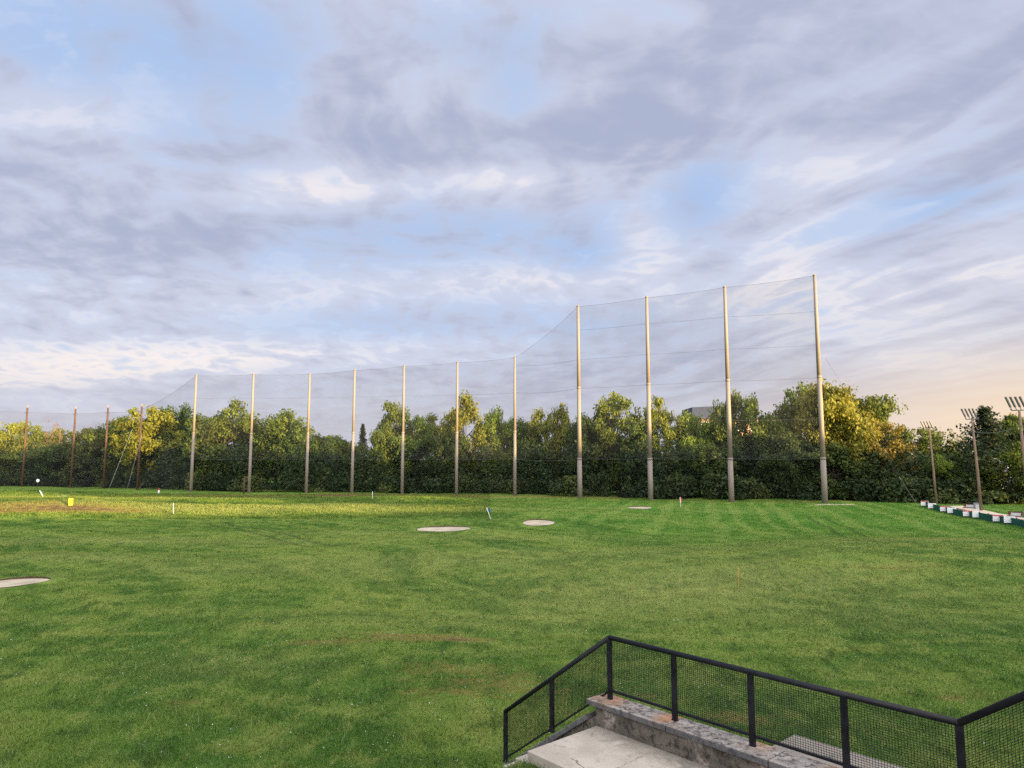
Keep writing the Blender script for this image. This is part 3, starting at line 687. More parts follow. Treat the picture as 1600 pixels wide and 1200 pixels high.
p = at(383, 121); o = MB().tube([(p[0], p[1], -.2), (p[0]-.05, p[1], 2.6)], [.16, .13], 8).build('timber_post', M['wood'], None, True); tag(o, 'thin dark timber post beside a grey net pole foot', 'post')

# ------------------------------------------------------------------ trees
def crown_mesh(name, kind, seed, leaves):
    rs = np.random.RandomState(seed); C = []; O = []; T = []
    # unit tree: height 1, crown radius about .5 before scaling
    cl = []
    if kind == 'broad': n, zc, rz, rr = 56, .54, .46, .43
    elif kind == 'tall': n, zc, rz, rr = 46, .53, .47, .38
    elif kind == 'airy': n, zc, rz, rr = 44, .55, .44, .42
    elif kind == 'thin': n, zc, rz, rr = 26, .62, .36, .30
    else: n = 0
    if kind != 'conifer':
        lobes = [(rs.uniform(-.28, .28), rs.uniform(-.28, .28), rs.uniform(.05, .28)) for _ in range(4)]
        for i in range(n):
            v = rs.normal(size=3); v /= np.linalg.norm(v); r = rs.uniform(.35, 1.0)**.6
            c = np.array([v[0]*rr*r, v[1]*rr*r, zc+v[2]*rz*r*(.95 if v[2] > 0 else 1.1)])
            if v[2] > .2:
                lb = lobes[i % 4]; c[0] = c[0]*.75+lb[0]*.6; c[1] = c[1]*.75+lb[1]*.6; c[2] += lb[2]*.12-.03
            cl.append((c, rs.uniform(.065, .135)*(1.15 if kind == 'broad' else .8 if kind == 'thin' else 1.05), rs.normal(.5, .17)))
        top = max(c[0][2]+c[1] for c in cl)
        per = leaves//n
        for (c, r, tn) in cl:
            c[2] *= .985/top
            m = int(per*(r/.095)**2*(.6 if kind == 'thin' else 1)); v = rs.normal(size=(m, 3)); v /= np.linalg.norm(v, axis=1)[:, None]
            q = rs.uniform(0, 1, m)**.36
            # each clump breaks into sprays
            sp_ = rs.normal(size=(9, 3)); sp_ /= np.linalg.norm(sp_, axis=1)[:, None]
            pick = rs.randint(0, 9, m); v = v*.5+sp_[pick]*.78
            C.append(c+v*q[:, None]*r*np.array([1.15, 1.15, .85])); O.append(v); T.append(np.clip(rs.normal(tn, .17, m), 0, 1))
    else:
        for i in range(30):
            t = i/29; z = .10+.88*t; R_ = .42*(1-t)**.85+.02
            for k in range(9):
                a = rs.uniform(0, 6.28); L = R_*rs.uniform(.7, 1.1); m = max(10, int(leaves/30/9*(1.6-t)))
                s_ = rs.uniform(0, 1, m)**.7
                P_ = np.stack([np.cos(a)*L*s_, np.sin(a)*L*s_, z-.10*s_*L/.4+.03*s_**3], 1)+rs.normal(size=(m, 3))*[.022, .022, .010]
                C.append(P_); O.append(np.tile([[np.cos(a)*.3, np.sin(a)*.3, .5]], (m, 1))); T.append(np.clip(rs.normal(.45, .15, m), 0, 1))
    return cl, np.concatenate(C), np.concatenate(O), np.concatenate(T), rs
def tree_proto(kind, seed, leaves=9000, size=.017):
    cl, C, O, T, rs = crown_mesh('crown', kind, seed, leaves)
    V = leaf_quads(C, size, O*.7, .15, rs)
    me = fast_mesh('crown', V, 4, M['leaf'], dict(tone=T))
    mb = MB(); r0 = .020 if kind != 'thin' else .011
    if kind == 'conifer': mb.tube([(0, 0, -.02), (0, 0, .5), (0, 0, .97)], [.022, .014, .003], 8)
    else:
        b = rs.uniform(-.03, .03, 4)
        spine = [(0, 0, -.02), (b[0]*.5, b[1]*.5, .18), (b[0], b[1], .42), (b[2], b[3], .66), (b[2], b[3], .85)]
        mb.tube(spine, [r0*1.25, r0, r0*.78, r0*.45, r0*.15], 8)
        for (c, r, tn) in cl[::2]:
            k = rs.uniform(.25, .6); z = min(c[2]*.75, .2+.55*k); s0 = np.array([b[0], b[1], z]); e = c
            mid = (s0*.5+e*.5)+np.array([0, 0, -.02]); mb.tube([s0, mid, e], [r0*.42, r0*.26, r0*.08], 5, False)
    tm = mb.mesh('trunk', M['bark'], True)
    return me, tm
PROTO = {}
for kind, cnt, lv, sz in (('broad', 6, 14000, .0165), ('tall', 5, 12000, .0165), ('airy', 5, 10000, .0165), ('thin', 3, 3300, .0125), ('conifer', 2, 9000, .016)):
    PROTO[kind] = [tree_proto(kind, 100+i*7+len(kind), lv, sz) for i in range(cnt)]
TONE = dict(yellow=(.225, .220, .028), yg=(.155, .190, .028), green=(.105, .145, .026), dark=(.052, .088, .022), deep=(.022, .038, .020), orange=(.25, .185, .036), pink=(.26, .17, .13))
tcount = {}
def tree(px, ytop, wpx, kind, tone, F, label, group='trees behind the safety net', cat='tree', name=None):
    i = tcount.get(kind, 0); tcount[kind] = i+1
    cm, tm = PROTO[kind][i % len(PROTO[kind])]
    x, y, _ = at(px, F); z0 = float(gz(x, y))-.15; H = height_at(ytop, F)-z0; Wd = wpx/FP*F*1.18
    name = name or {'conifer': 'conifer', 'thin': 'sparse_tree'}.get(kind, 'deciduous_tree')
    root = empty(name, (x, y, z0), label, cat, group, rz=random.uniform(0, 6.28))
    s_ = Wd/.92
    root.scale = (s_, s_, H)
    for nm, me_ in (('trunk', tm), ('crown', cm)):
        o = bpy.data.objects.new(nm, me_); col.objects.link(o); o.parent = root
        if nm == 'crown':
            c = TONE[tone]; j = random.uniform(.85, 1.15); o.color = (c[0]*j, c[1]*random.uniform(.93, 1.07), c[2]*j, 1)
    return root
TREES = [
 (8, 655, 75, 'broad', 'yellow', 172, 'yellow sunlit tree at the left photo edge, beyond brown poles'),
 (62, 660, 70, 'broad', 'yg', 170, 'low rounded sunlit tree just right of leftmost brown pole'),
 (82, 650, 30, 'thin', 'pink', 166, 'pinkish nearly bare tree between the two leftmost brown poles'),
 (100, 664, 60, 'airy', 'yellow', 172, 'yellow tree top directly left of third brown pole'),
 (140, 664, 56, 'tall', 'yg', 168, 'yellow-green tree between second and third brown poles'),
 (20, 702, 80, 'broad', 'green', 158, 'dark green lower tree in the left corner of the wood'),
 (75, 692, 80, 'broad', 'dark', 157, 'dark lower tree standing between the leftmost brown poles'),
 (128, 688, 74, 'broad', 'dark', 156, 'dark lower tree right of third brown pole'),
 (166, 650, 60, 'tall', 'green', 156, 'green tree right behind the second brown pole'),
 (196, 646, 58, 'airy', 'yg', 156, 'loose yellow-green tree between the two rightmost brown poles'),
 (238, 630, 92, 'broad', 'yellow', 150, 'big golden sunlit tree behind the rightmost brown pole'),
 (276, 628, 70, 'broad', 'dark', 154, 'dark rounded tree between golden tree and leftmost grey pole'),
 (318, 645, 60, 'tall', 'dark', 140, 'narrow dark tree just right of leftmost grey pole'),
 (348, 620, 98, 'broad', 'green', 138, 'tallest dark oak, left of the second grey pole'),
 (395, 650, 66, 'broad', 'dark', 142, 'dark crown directly behind second grey pole'),
 (432, 636, 86, 'broad', 'green', 138, 'broad green oak between second and third grey poles'),
 (468, 655, 60, 'tall', 'dark', 136, 'dark tree sloping down left of third grey pole'),
 (505, 676, 66, 'broad', 'dark', 138, 'low dark tree right of the third grey pole'),
 (538, 682, 60, 'broad', 'green', 146, 'low green tree in the dip of the treeline'),
 (566, 664, 34, 'conifer', 'deep', 160, 'small dark spruce showing in the dip of the treeline'),
 (590, 652, 50, 'tall', 'green', 134, 'green tree just right of the small spruce'),
 (616, 622, 62, 'tall', 'green', 136, 'tall green tree with a browned top behind a grey pole'),
 (618, 620, 30, 'thin', 'orange', 138, 'sparse orange-leaved tree poking above the green one'),
 (652, 640, 64, 'broad', 'green', 134, 'rounded green tree right of the orange-topped one'),
 (684, 640, 50, 'tall', 'yg', 138, 'slim yellow-green tree left of the tall poplar'),
 (726, 605, 66, 'airy', 'yellow', 130, 'tall bright yellow poplar standing above its neighbours'),
 (706, 655, 50, 'broad', 'dark', 127, 'dark tree under the tall yellow poplar'),
 (768, 630, 52, 'airy', 'yg', 132, 'yellow-green tree between poplar and the last short pole'),
 (792, 650, 48, 'tall', 'yg', 130, 'small yellowish tree left of the last short pole'),
 (820, 650, 50, 'broad', 'green', 128, 'green tree right of the last short pole'),
 (852, 632, 54, 'airy', 'yg', 126, 'sunlit tree midway between short and tall poles'),
 (884, 625, 46, 'tall', 'yellow', 126, 'yellow-topped tree just left of leftmost tallest pole'),
 (912, 642, 50, 'broad', 'dark', 120, 'dark tree behind the leftmost tallest pole'),
 (938, 636, 50, 'broad', 'dark', 122, 'dark crown left of the airy forked tree'),
 (966, 604, 74, 'airy', 'yg', 118, 'airy forked tree with sky gaps between two tall poles'),
 (1026, 612, 56, 'airy', 'yellow', 116, 'yellow tree right behind the second of the tallest poles'),
 (1000, 650, 56, 'broad', 'dark', 115, 'dark lower tree between airy tree and tall pole'),
 (1062, 640, 56, 'tall', 'yg', 115, 'slender yellow-green tree left of the blue roof'),
 (1092, 639, 60, 'broad', 'yg', 113, 'yellow-green tree in front of the blue roof'),
 (1128, 634, 46, 'broad', 'green', 114, 'green crown just left of the third tallest pole, hiding the building wall'),
 (1146, 604, 60, 'broad', 'green', 111, 'bushy green tree behind the third of the tallest poles'),
 (1182, 610, 56, 'airy', 'green', 109, 'loose green tree in front of the brick building'),
 (1218, 622, 58, 'airy', 'green', 112, 'open branched tree just right of the brick building'),
 (1252, 588, 84, 'airy', 'yg', 108, 'large loose tree left of the rightmost tall pole'),
 (1312, 588, 104, 'broad', 'yellow', 104, 'largest sunlit yellow-green tree right of the last pole'),
 (1360, 612, 92, 'broad', 'green', 110, 'rounded dark green tree behind the largest yellow one'),
 (1382, 648, 74, 'airy', 'orange', 102, 'orange-yellow tree at the right shoulder of the treeline'),
 (1420, 676, 44, 'thin', 'pink', 108, 'thin half-bare tree right of the orange-yellow one'),
 (1456, 664, 60, 'tall', 'green', 108, 'green tree behind the farthest floodlight'),
 (1484, 668, 50, 'thin', 'yellow', 112, 'sparse yellow tree between the two far floodlights'),
 (1502, 674, 40, 'thin', 'yellow', 114, 'sparse yellow sapling left of the large dark conifer'),
 (1544, 638, 128, 'conifer', 'deep', 112, 'large dark conifer right of the middle floodlight'),
 (1584, 652, 112, 'conifer', 'deep', 118, 'second dark conifer, half hidden behind the larger one'),
 (1576, 642, 50, 'airy', 'yellow', 140, 'far yellow tree showing behind the dark conifers'),
 (1616, 640, 74, 'broad', 'green', 92, 'green tree at the right photo edge'),
 (1514, 704, 84, 'broad', 'green', 100, 'low round green tree before the dark conifer'),
 (1465, 706, 66, 'broad', 'green', 98, 'low green tree at the foot of the farthest floodlight'),
 (1300, 690, 80, 'broad', 'dark', 100, 'dark low tree under the largest yellow one'),
 (1230, 670, 76, 'broad', 'dark', 102, 'dark low tree left of the rightmost tall pole'),
 (1120, 690, 70, 'broad', 'dark', 108, 'dark low tree between third and last tall poles'),
 (1080, 690, 60, 'tall', 'dark', 108, 'dark slim low tree below the blue roof'),
]
for t in TREES: tree(*t)

def clump_cloud(rs, cx, cy, z0, H, Rr, n):
    v = rs.normal(size=(n, 3)); v /= np.linalg.norm(v, axis=1)[:, None]; q = rs.uniform(0, 1, n)**.4
    C = v*q[:, None]*np.array([Rr, Rr, H*.55]); C[:, 2] = np.maximum(C[:, 2]+H*.47, rs.uniform(0, .5, n)); C += [cx, cy, z0]
    # lobed outline
    C += np.sin(C*np.array([2.1, 2.3, 1.9])+rs.uniform(0, 6, 3))*.28
    return C, v
def line_F(px):
    return float(np.interp(px, [-100, 0, 130, 230, 300, 800, 905, 1015, 1141, 1286, 1400, 1700], [152, 152, 150, 143, 129, 119, 111, 106, 101.5, 98.5, 94, 92]))
def undergrowth(name, label, rows, rs, gapf=None):
    C = []; O = []; T = []
    for px, F, H, W_, n, tn in rows:
        x, y, _ = at(px, F); c, v = clump_cloud(rs, x, y, float(gz(x, y)), H, W_, n); C.append(c); O.append(v); T.append(np.clip(rs.normal(tn, .16, n), 0, 1))
    C = np.concatenate(C); V = leaf_quads(C, .24, np.concatenate(O)*.6, .2, rs)
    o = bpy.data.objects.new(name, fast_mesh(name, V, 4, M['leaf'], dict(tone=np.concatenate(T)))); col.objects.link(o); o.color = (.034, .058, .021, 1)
    tag(o, label, name.replace('_', ' '), kind='stuff'); return o
rs = np.random.RandomState(5); rows = []
px = -120
while px < 1760:
    F = line_F(px); dip = 1558 < px < 1600
    H = rs.uniform(1.0, 4.2)*(.35 if dip else 1)
    if rs.uniform() < .25: px += 12; continue
    rows.append((px, F+rs.uniform(0, 2.5), H, rs.uniform(1.4, 2.6), 560, rs.normal(.5, .24))); px += rs.uniform(9, 20)
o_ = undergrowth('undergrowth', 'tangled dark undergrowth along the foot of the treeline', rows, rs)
rows = []; px = -120
while px < 1760:
    F = line_F(px)+rs.uniform(3.5, 11)
    if not (1556 < px < 1604): rows.append((px, F, rs.uniform(5.5, 10.5)*(.85 if 480 < px < 600 else 1), rs.uniform(2.2, 3.8), 1000, rs.normal(.45, .25)))
    px += rs.uniform(14, 24)
px = -120
while px < 1760:
    F = line_F(px)+rs.uniform(20, 34)
    if not (1540 < px < 1620): rows.append((px, F, rs.uniform(8, 12)*(.8 if 480 < px < 600 else 1), rs.uniform(3.5, 5), 1000, rs.normal(.45, .25)))
    px += rs.uniform(20, 34)
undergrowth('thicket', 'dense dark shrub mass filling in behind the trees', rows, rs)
# unseen leaf belt added out of frame to shade the field from the sun
rs = np.random.RandomState(9); C = []; O = []; T = []
tanE = math.tan(SUN_EL)
def wall_of_leaves(p, q, n):
    t = rs.uniform(0, 1, n); L = math.dist(p, q); u = t*L+p[1]*3
    x = p[0]+(q[0]-p[0])*t+rs.normal(0, 1.5, n); y = p[1]+(q[1]-p[1])*t+rs.normal(0, 1.5, n)
    H = 23.0+1.6*np.sin(u*.16)+1.1*np.sin(u*.43+1)+.7*np.sin(u*1.1)
    z = rs.uniform(0, 1, n)*H+rs.normal(0, .25, n); z = np.maximum(z, .2)
    return np.stack([x, y, z], 1)
C = np.concatenate([wall_of_leaves((54, 12), (222, -54), 120000), wall_of_leaves((54, 12), (42, -95), 90000)])
# leaves whose shadow would fall on the sunlit strips are cut away
t = C[:, 2]/SD[2]; lx = C[:, 0]-SD[0]*t; ly = C[:, 1]-SD[1]*t; pxl = 800+FP*lx/np.maximum(ly*cp, 1)
wob = 1.2*np.sin(pxl*.03)+.7*np.sin(pxl*.11)
b1 = (pxl < 720) & (ly > np.interp(pxl, [0, 180, 400, 720], [64, 68, 71, 76])+wob) & (ly < np.interp(pxl, [0, 300, 720], [90, 90, 89])+wob)
b2 = (pxl < 450) & (np.abs(ly-wob-np.interp(pxl, [0, 430], [109, 97])) < np.interp(pxl, [0, 200, 440], [10, 7.5, 5.0]))
b3 = (pxl > 540) & (pxl < 720) & (np.abs(ly-103) < 5)
C = C[~((b1 | b2 | b3) & (ly > 10))]
V = leaf_quads(C, .42, None, 0, rs)
T = np.clip(rs.normal(.45, .16, len(C)), 0, 1)
o = bpy.data.objects.new('shade_caster', fast_mesh('shade_caster', V, 4, M['leaf'], dict(tone=T))); col.objects.link(o); o.color = (.04, .065, .02, 1)
tag(o, 'unseen belt of leaves added right of frame to shade the field', 'shade_caster', kind='stuff')

# ------------------------------------------------------------------ buildings beyond the trees
def building():
    F = 146; xl = at(1168, F)[0]; xr = at(1218, F)[0]; x0 = at(1083, F)[0]; zt = height_at(653, F); zr_ = height_at(636, F)
    b = empty('brick_building', ((x0+xr)/2, F+6, 0), 'orange brick building with slate blue roof, half hidden behind trees', 'building')
    MB().box(((x0+xr)/2+1, F+6, zt/2), (xr-x0-2, 12, zt)).build('wall', M['brick'], b)
    rx0, rx1 = x0, at(1150, F)[0]
    MB().prism([(rx0, F+.5, zt+.003), (rx1, F+.5, zt+.003), (rx1-.4, F+.5, zr_+.35), (rx0+.3, F+.5, zr_)], (0, 9, 0)).build('roof', M['roof'], b)
    MB().box(((x0+xr)/2+1, F-.06, zt-.18), (xr-x0-1.8, .14, .3)).build('cornice', M['roof'], b)
    for i in range(6):
        for j in range(4):
            xx = x0+2.6+i*(xr-x0-4)/5.5; zz = 2.6+j*3.3
            f = MB().box((xx, F-.03, zz), (1.5, .12, 1.9)).build('window', M['white'], b)
            MB().box((xx, F-.095, zz), (1.2, .03, 1.6)).build('pane', M['glass'], f)
building()
def house():
    F = 104; x0, x1 = at(1550, F)[0], at(1592, F)[0]; z0 = 3.0; ze = height_at(737, F); zr_ = height_at(723, F)
    b = empty('house', ((x0+x1)/2, F, 0), 'low dark house with pale roof glimpsed under the conifer', 'house')
    MB().box(((x0+x1)/2, F+4, ze/2), (x1-x0-.6, 7, ze)).build('wall', M['dark'], b)
    MB().prism([(x0, F, ze+.003), (x0+.4, F+4, zr_+.6), (x0, F+8, ze+.003)], (x1-x0, 0, 0)).build('roof', M['groof'], b)
    for t in (.25, .7):
        f = MB().box((x0+(x1-x0)*t, F+.45, ze-1.3), (1.1, .1, 1.0)).build('window', M['white'], b); MB().box((x0+(x1-x0)*t, F+.385, ze-1.3), (.9, .03, .8)).build('pane', M['glass'], f)
house()
def bank_fence():
    F = 99; f = empty('rail_fence', at(1575, F), 'white rail fence with dark posts on the bank at far right', 'fence')
    xs = [at(p, F)[0] for p in (1544, 1556, 1567, 1578, 1589, 1600, 1612)]
    for x in xs:
        z = float(gz(x, F)); MB().box((x, F, z+.55), (.14, .14, 1.3)).build('post', M['dark'], f)
    for dz in (.45, .95):
        mb = MB()
        for a, b in zip(xs[:-1], xs[1:]): mb.tube([(a, F-.1, float(gz(a, F))+dz), (b, F-.1, float(gz(b, F))+dz)], .055, 6)
        mb.build('rail', M['white'], f)
bank_fence()

# ------------------------------------------------------------------ driving range tees, right
TA = np.array([49.5, 87.0]); TB = np.array([41.4, 56.0]); TD = (TB-TA)/np.linalg.norm(TB-TA); TN = np.array([-TD[1], TD[0]])
if TN[0] < 0: TN = -TN
TD3 = np.array([TD[0], TD[1], 0]); TN3 = np.array([TN[0], TN[1], 0]); TL = np.linalg.norm(TB-TA)
def tee(s_, n, z=0.0):
    q = TA+TD*s_+TN*n; return np.array([q[0], q[1], z+float(gz(q[0], q[1]))])
def strip(name, s0, s1, n0, n1, z0, z1, m, parent=None, steps=10):
    mb = MB()
    for i in range(steps):
        a, b = lerp(s0, s1, i/steps), lerp(s0, s1, (i+1)/steps)
        V = [tee(a, n0, z0), tee(b, n0, z0), tee(b, n1, z0), tee(a, n1, z0), tee(a, n0, z1), tee(b, n0, z1), tee(b, n1, z1), tee(a, n1, z1)]
        mb.add(V, [(0, 3, 2, 1), (4, 5, 6, 7), (0, 1, 5, 4), (2, 3, 7, 6)]+([(0, 4, 7, 3)] if i == 0 else [])+([(1, 2, 6, 5)] if i == steps-1 else []))
    return mb.build(name, m, parent)
o = strip('tee_deck', 4.5, TL+7, 1.6, 3.0, -.3, .40, M['deck']); tag(o, 'long pale board deck of the driving tees at right', 'deck')
b = empty('tee_barrier', tee(0, 0), 'low green fabric barrier along the front of the tees', 'barrier')
strip('fabric', 0, TL+7, 0, .04, 0, .62, M['green'], b, 16)
for i in range(20):
    MB().box(tee(i*(TL+7)/19, .1, .33), (.07, .07, .75), TD3, TN3, UZ).build('post', M['dark'], b)
o = strip('turf_mats', 5, TL+6, .25, 1.5, .0, .10, M['green']); tag(o, 'green artificial turf hitting mats behind the barrier', 'mat')
def sign_mat(name, header):
    m, h = mat(name); tc = h.new('ShaderNodeTexCoord').outputs['Object']; X, Y, Z = h.sep(tc)
    ln = h.m('GREATER_THAN', h.m('SINE', h.m('MULTIPLY', Z, 75)), .55); br = h.m('GREATER_THAN', h.noise(h.mapping(tc, 0, (22, 1, 5)), 1.0, 1), .47)
    inside = h.m('MULTIPLY', h.m('LESS_THAN', h.m('ABSOLUTE', X), .36), h.m('LESS_THAN', h.m('ABSOLUTE', Z), .2))
    c = h.mix(h.m('MULTIPLY', h.m('MULTIPLY', ln, br), h.m('MULTIPLY', inside, .5)), (.74, .74, .76), header)
    m.node_tree.links.new(principled(h, c, .5, .3), h.o.inputs[0]); return m
SM1 = sign_mat('sign_face_red', (.55, .12, .14)); SM2 = sign_mat('sign_face_grey', (.35, .38, .45))
SIGN = [(1441, 2.4, 1), (1452, 5.0, 0), (1471, 8.8, 1), (1482, 10.9, 0), (1506.5, 15.4, 1), (1521.5, 17.7, 0), (1553, 22.0, 1), (1570.5, 24.1, 0)]
ordn = ['farthest', 'second farthest', 'second nearest', 'nearest']
def s_at(px):
    best = min(np.arange(0, TL+5, .05), key=lambda s_: abs(800+FP*(tee(s_, -.1)[0])/(tee(s_, -.1)[1]*cp)-px)); return best
for i, (px, s_, hd) in enumerate(SIGN):
    s_ = s_at(px); c = tee(s_, -.10, .44)
    lab = ('%s red-topped white sign on the green tee barrier' if hd else '%s plain white sign on the green tee barrier') % ordn[i//2]
    root = empty('sign_board', c, lab, 'sign', 'white signs along the tee barrier', rz=math.atan2(-.35, 1))
    MB().box((0, 0, 0), (.84, .03, .56)).build('board', SM1 if hd else SM2, root, loc=(0, 0, 0))
    if hd: MB().box((0, -.018, .215), (.84, .012, .10)).build('header', M['red'], root, loc=(0, 0, 0))
    for sx in (-.3, .3): MB().box((sx, .04, -.2), (.04, .04, .6)).build('stake', M['dark'], root, loc=(0, 0, 0))
def bench(px, F, label, lab2):
    x, y, _ = at(px, F); z = float(gz(x, y)); rz = math.atan2(TD[1], TD[0])+R(62)
    r_ = empty('bench', (x, y, z), label, 'bench', 'brown benches behind the tees', rz=rz)
    mb = MB()
    for k in (-.16, 0, .16): mb.box((0, k, .45), (1.35, .13, .05))
    mb.build('seat', M['brown'], r_, loc=(0, 0, 0))
    mb = MB()
    for k in (.62, .78): mb.box((0, .27, k), (1.35, .04, .12))
    mb.build('backrest', M['brown'], r_, loc=(0, 0, 0))
    for sx in (-.55, .55):
        MB().box((sx, -.17, .21), (.08, .08, .44)).build('leg', M['brown'], r_, loc=(0, 0, 0))
        MB().box((sx, .27, .43), (.08, .08, .86)).build('leg', M['brown'], r_, loc=(0, 0, 0))
    t = empty('ball_tray', (x, y, z+.48), lab2, 'tray', 'grey trays on the benches', rz=rz)
    MB().box((0, 0, .012), (.7, .36, .02)).build('base', M['lgrey'], t, loc=(0, 0, 0))
    mb = MB()
    for sx in (-.34, .34): mb.box((sx, 0, .14), (.02, .36, .235))
    for sy in (-.17, .17): mb.box((0, sy, .14), (.66, .02, .235))
    mb.build('rim', M['lgrey'], t, loc=(0, 0, 0))
bench(1511, 79, 'brown slatted bench left of the middle floodlight pole', 'grey tray resting on the farther brown bench')
bench(1581, 67, 'brown slatted bench nearest, at the right photo edge', 'grey tray resting on the nearer brown bench')
for px, F, lab in ((1523, 77.5, 'grey cabinet standing against the middle floodlight pole'), (1601, 65.5, 'grey cabinet cut by the right photo edge')):
    x, y, _ = at(px, F); z = float(gz(x, y)); r_ = empty('ball_dispenser', (x, y, z), lab, 'cabinet', 'grey cabinets by the tees', rz=-.4)
    MB().box((0, 0, .48), (.72, .55, .96)).build('body', M['grey'], r_, bevel=.03, loc=(0, 0, 0)); MB().box((0, -.29, .55), (.5, .02, .6)).build('door', M['lgrey'], r_, loc=(0, 0, 0))
    MB().box((0, 0, .985), (.78, .6, .04)).build('lid', M['grey'], r_, loc=(0, 0, 0))
LAMPS = [(1459, 91.5, 1448, 672, 657, 'farthest floodlight pole, where the tee barrier begins'), (1528, 75.3, 1514, 655, 643, 'middle floodlight pole, standing beside the grey cabinet'), (1603, 59.0, 1590, 641, 622, 'nearest floodlight, its pole cut by the right photo edge')]
lt = []
for px, F, pt_, yb, yt, lab in LAMPS:
    x, y, _ = at(px, F); z0 = float(gz(x, y)); H = height_at(yb, F)-z0
    r_ = empty('floodlight_pole', (x, y, z0), lab, 'floodlight', 'floodlight poles along the tees')
    lean = (pt_-px)/FP*F*.35
    MB().tube([(0, 0, -.3), (lean*.45, 0, H*.5), (lean, 0, H)], [.16, .13, .09], 12).build('pole', M['lampwood'], r_, True, loc=(0, 0, 0))
    ax = np.array([math.cos(-.35), math.sin(-.35), 0])
    top = np.array([lean, 0, H]); MB().tube([top-ax*.62+[0, 0, .14], top-ax*.55, top+ax*.55, top+ax*.62+[0, 0, .14]], .045, 8).build('crossbar', M['lamp'], r_, True, loc=(0, 0, 0))
    for k in (-.50, -.17, .17, .50):
        dv = np.array([-.42, 0, 1.0]); dv /= np.linalg.norm(dv); ctr = top+ax*k+dv*.75
        l = MB().box(ctr, (.10, .20, .95), np.cross((0, 1, 0), dv), (0, 1, 0), dv).build('lamp_head', M['lamp'], r_, bevel=.02, loc=(0, 0, 0))
        MB().tube([top+ax*k, ctr-dv*.4], .03, 6).build('stem', M['lamp'], l, loc=(0, 0, 0))
    lt.append(np.array([x+lean, y, z0+H]))
ext = lt[2]+(lt[2]-lt[1]); ext2 = lt[0]+(lt[0]-lt[1])*2.2+np.array([-4, 0, 0.5])
for (p, q, lab) in ((lt[1], lt[2], 'thin pale wire between the middle and nearest floodlights'), (lt[0], lt[1], 'thin pale wire between the farthest and middle floodlights'), (lt[2], ext, 'thin pale wire running from nearest floodlight out of the photo')):
    a = p-[0, 0, 1.3]; b_ = q-[0, 0, 1.3]
    o = MB().tube([a*(1-t)+b_*t-np.array([0, 0, .35*4*t*(1-t)]) for t in np.linspace(0, 1, 9)], .022, 5).build('power_wire', M['palecable'], None, True); tag(o, lab, 'wire', 'wires between the floodlights')

# ------------------------------------------------------------------ field markers
def flag(px, yb, ptx, pty, colr, label, fw=.55, fh=.4, r_=.028, side=1):
    b = np.array(hit(px, yb)); F = b[1]; t = ray(ptx, pty); T_ = t/t[1]*F+np.array([0, 0, EYE])
    root = empty('golf_flag', b, label, 'flag', 'golf flags on the field')
    MB().tube([b-[0, 0, .1], T_], r_, 6).build('stick', M['white'], root, True)
    if colr:
        ax = (T_-b); ax /= np.linalg.norm(ax); sd = np.array([side, .25, 0]); n = 8; V = []
        for i in range(n+1):
            wv = .07*math.sin(i*.9); sag_ = -.10*(i/n)**1.5
            p_ = T_+sd*fw*i/n+np.array([0, wv, sag_]); V += [p_, p_-ax*fh*(1-.25*i/n)]
        MB().add(V, [(2*i, 2*i+1, 2*i+3, 2*i+2) for i in range(n)]).build('flag_cloth', colr, root, True)
flag(768, 813, 760.5, 793.5, M['blue'], 'leaning white stick with blue flag between two bunkers', .30, .36)
flag(1064, 794, 1062.5, 777, M['red'], 'white stick with small red flag near the far bunker', .22, .55, .035)
flag(271, 803.5, 271, 786, None, 'bare white flagstick on the sunlit mound at left')
flag(582, 781, 582, 768, None, 'thin pale flagstick on the far green, mid field')
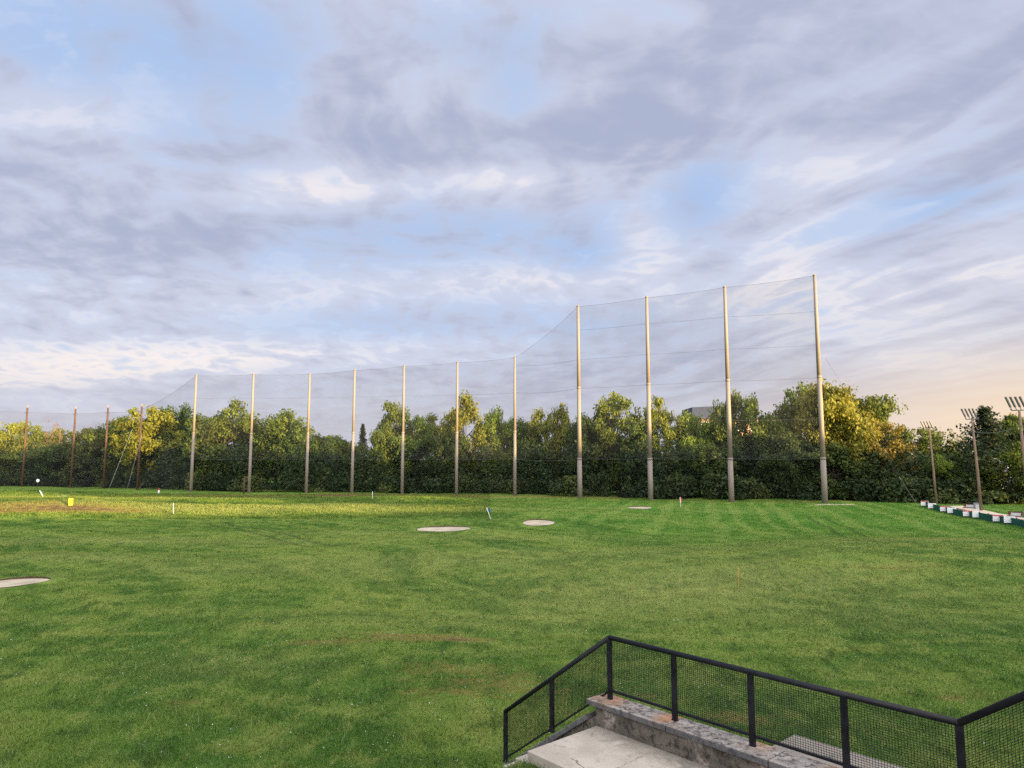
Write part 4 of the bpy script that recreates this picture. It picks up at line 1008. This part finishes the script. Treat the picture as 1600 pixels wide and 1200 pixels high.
flag(68, 776, 62, 766.5, M['green'], 'leaning stick with pale green flag at far left', .35, .4, .05)
p = hit(110, 792); r_ = empty('yardage_board', p, 'bright yellow upright distance board at left', 'board')
MB().box((0, 0, .52), (.42, .08, .74)).build('board', M['yellow'], r_, loc=(0, 0, 0))
for sx in (-.15, .15): MB().box((sx, 0, .1), (.05, .05, .4)).build('leg', M['dark'], r_, loc=(0, 0, 0))
p = hit(58, 768); r_ = empty('marker_sign', p, 'small white round marker on a thin dark post, far left', 'sign')
MB().tube([(0, 0, -.1), (0, 0, 1.55)], .03, 6).build('post', M['dark'], r_, loc=(0, 0, 0)); MB().tube([(0, -.03, 1.75), (0, .03, 1.75)], .26, 14).build('disc', M['white'], r_, loc=(0, 0, 0))
p = hit(248, 770.5); r_ = empty('marker_cone', p, 'small red-topped white marker by the left treeline', 'marker')
MB().tube([(0, 0, 0), (0, 0, .45)], [.17, .13], 10).build('base', M['white'], r_, True, loc=(0, 0, 0)); MB().tube([(0, 0, .45), (0, 0, .8)], [.13, .07], 10).build('tip', M['red'], r_, True, loc=(0, 0, 0))
p = hit(95, 776); o = MB().box((0, 0, .08), (1.7, .25, .05)).build('fallen_board', M['lgrey'], None); o.location = p; o.rotation_euler = (0, -.04, .2); tag(o, 'pale board lying flat on the grass at far left', 'board')
p = hit(1154, 920); o = MB().tube([(0, 0, -.1), (.01, 0, .9)], .009, 6).build('survey_stake', M['orange'], None, True); o.location = p; tag(o, 'hair-thin reddish stake standing alone on the pale grass', 'stake')
p = hit(1305, 788.6); r_ = MB()
n = 30; V = [(2.3*math.cos(i*2*math.pi/n)*(1+.15*math.sin(3*i)), .35*math.sin(i*2*math.pi/n), .03) for i in range(n)]
o = MB().add(V+[(v[0]*1.02, v[1]*1.02, -.1) for v in V], [tuple(range(n))]+[(i, (i+1) % n, n+(i+1) % n, n+i) for i in range(n)]).build('gravel_patch', M['sand'], None); o.location = (p[0], p[1], p[2]+.03); tag(o, 'thin pale gravel patch at foot of the rightmost pole', 'gravel')
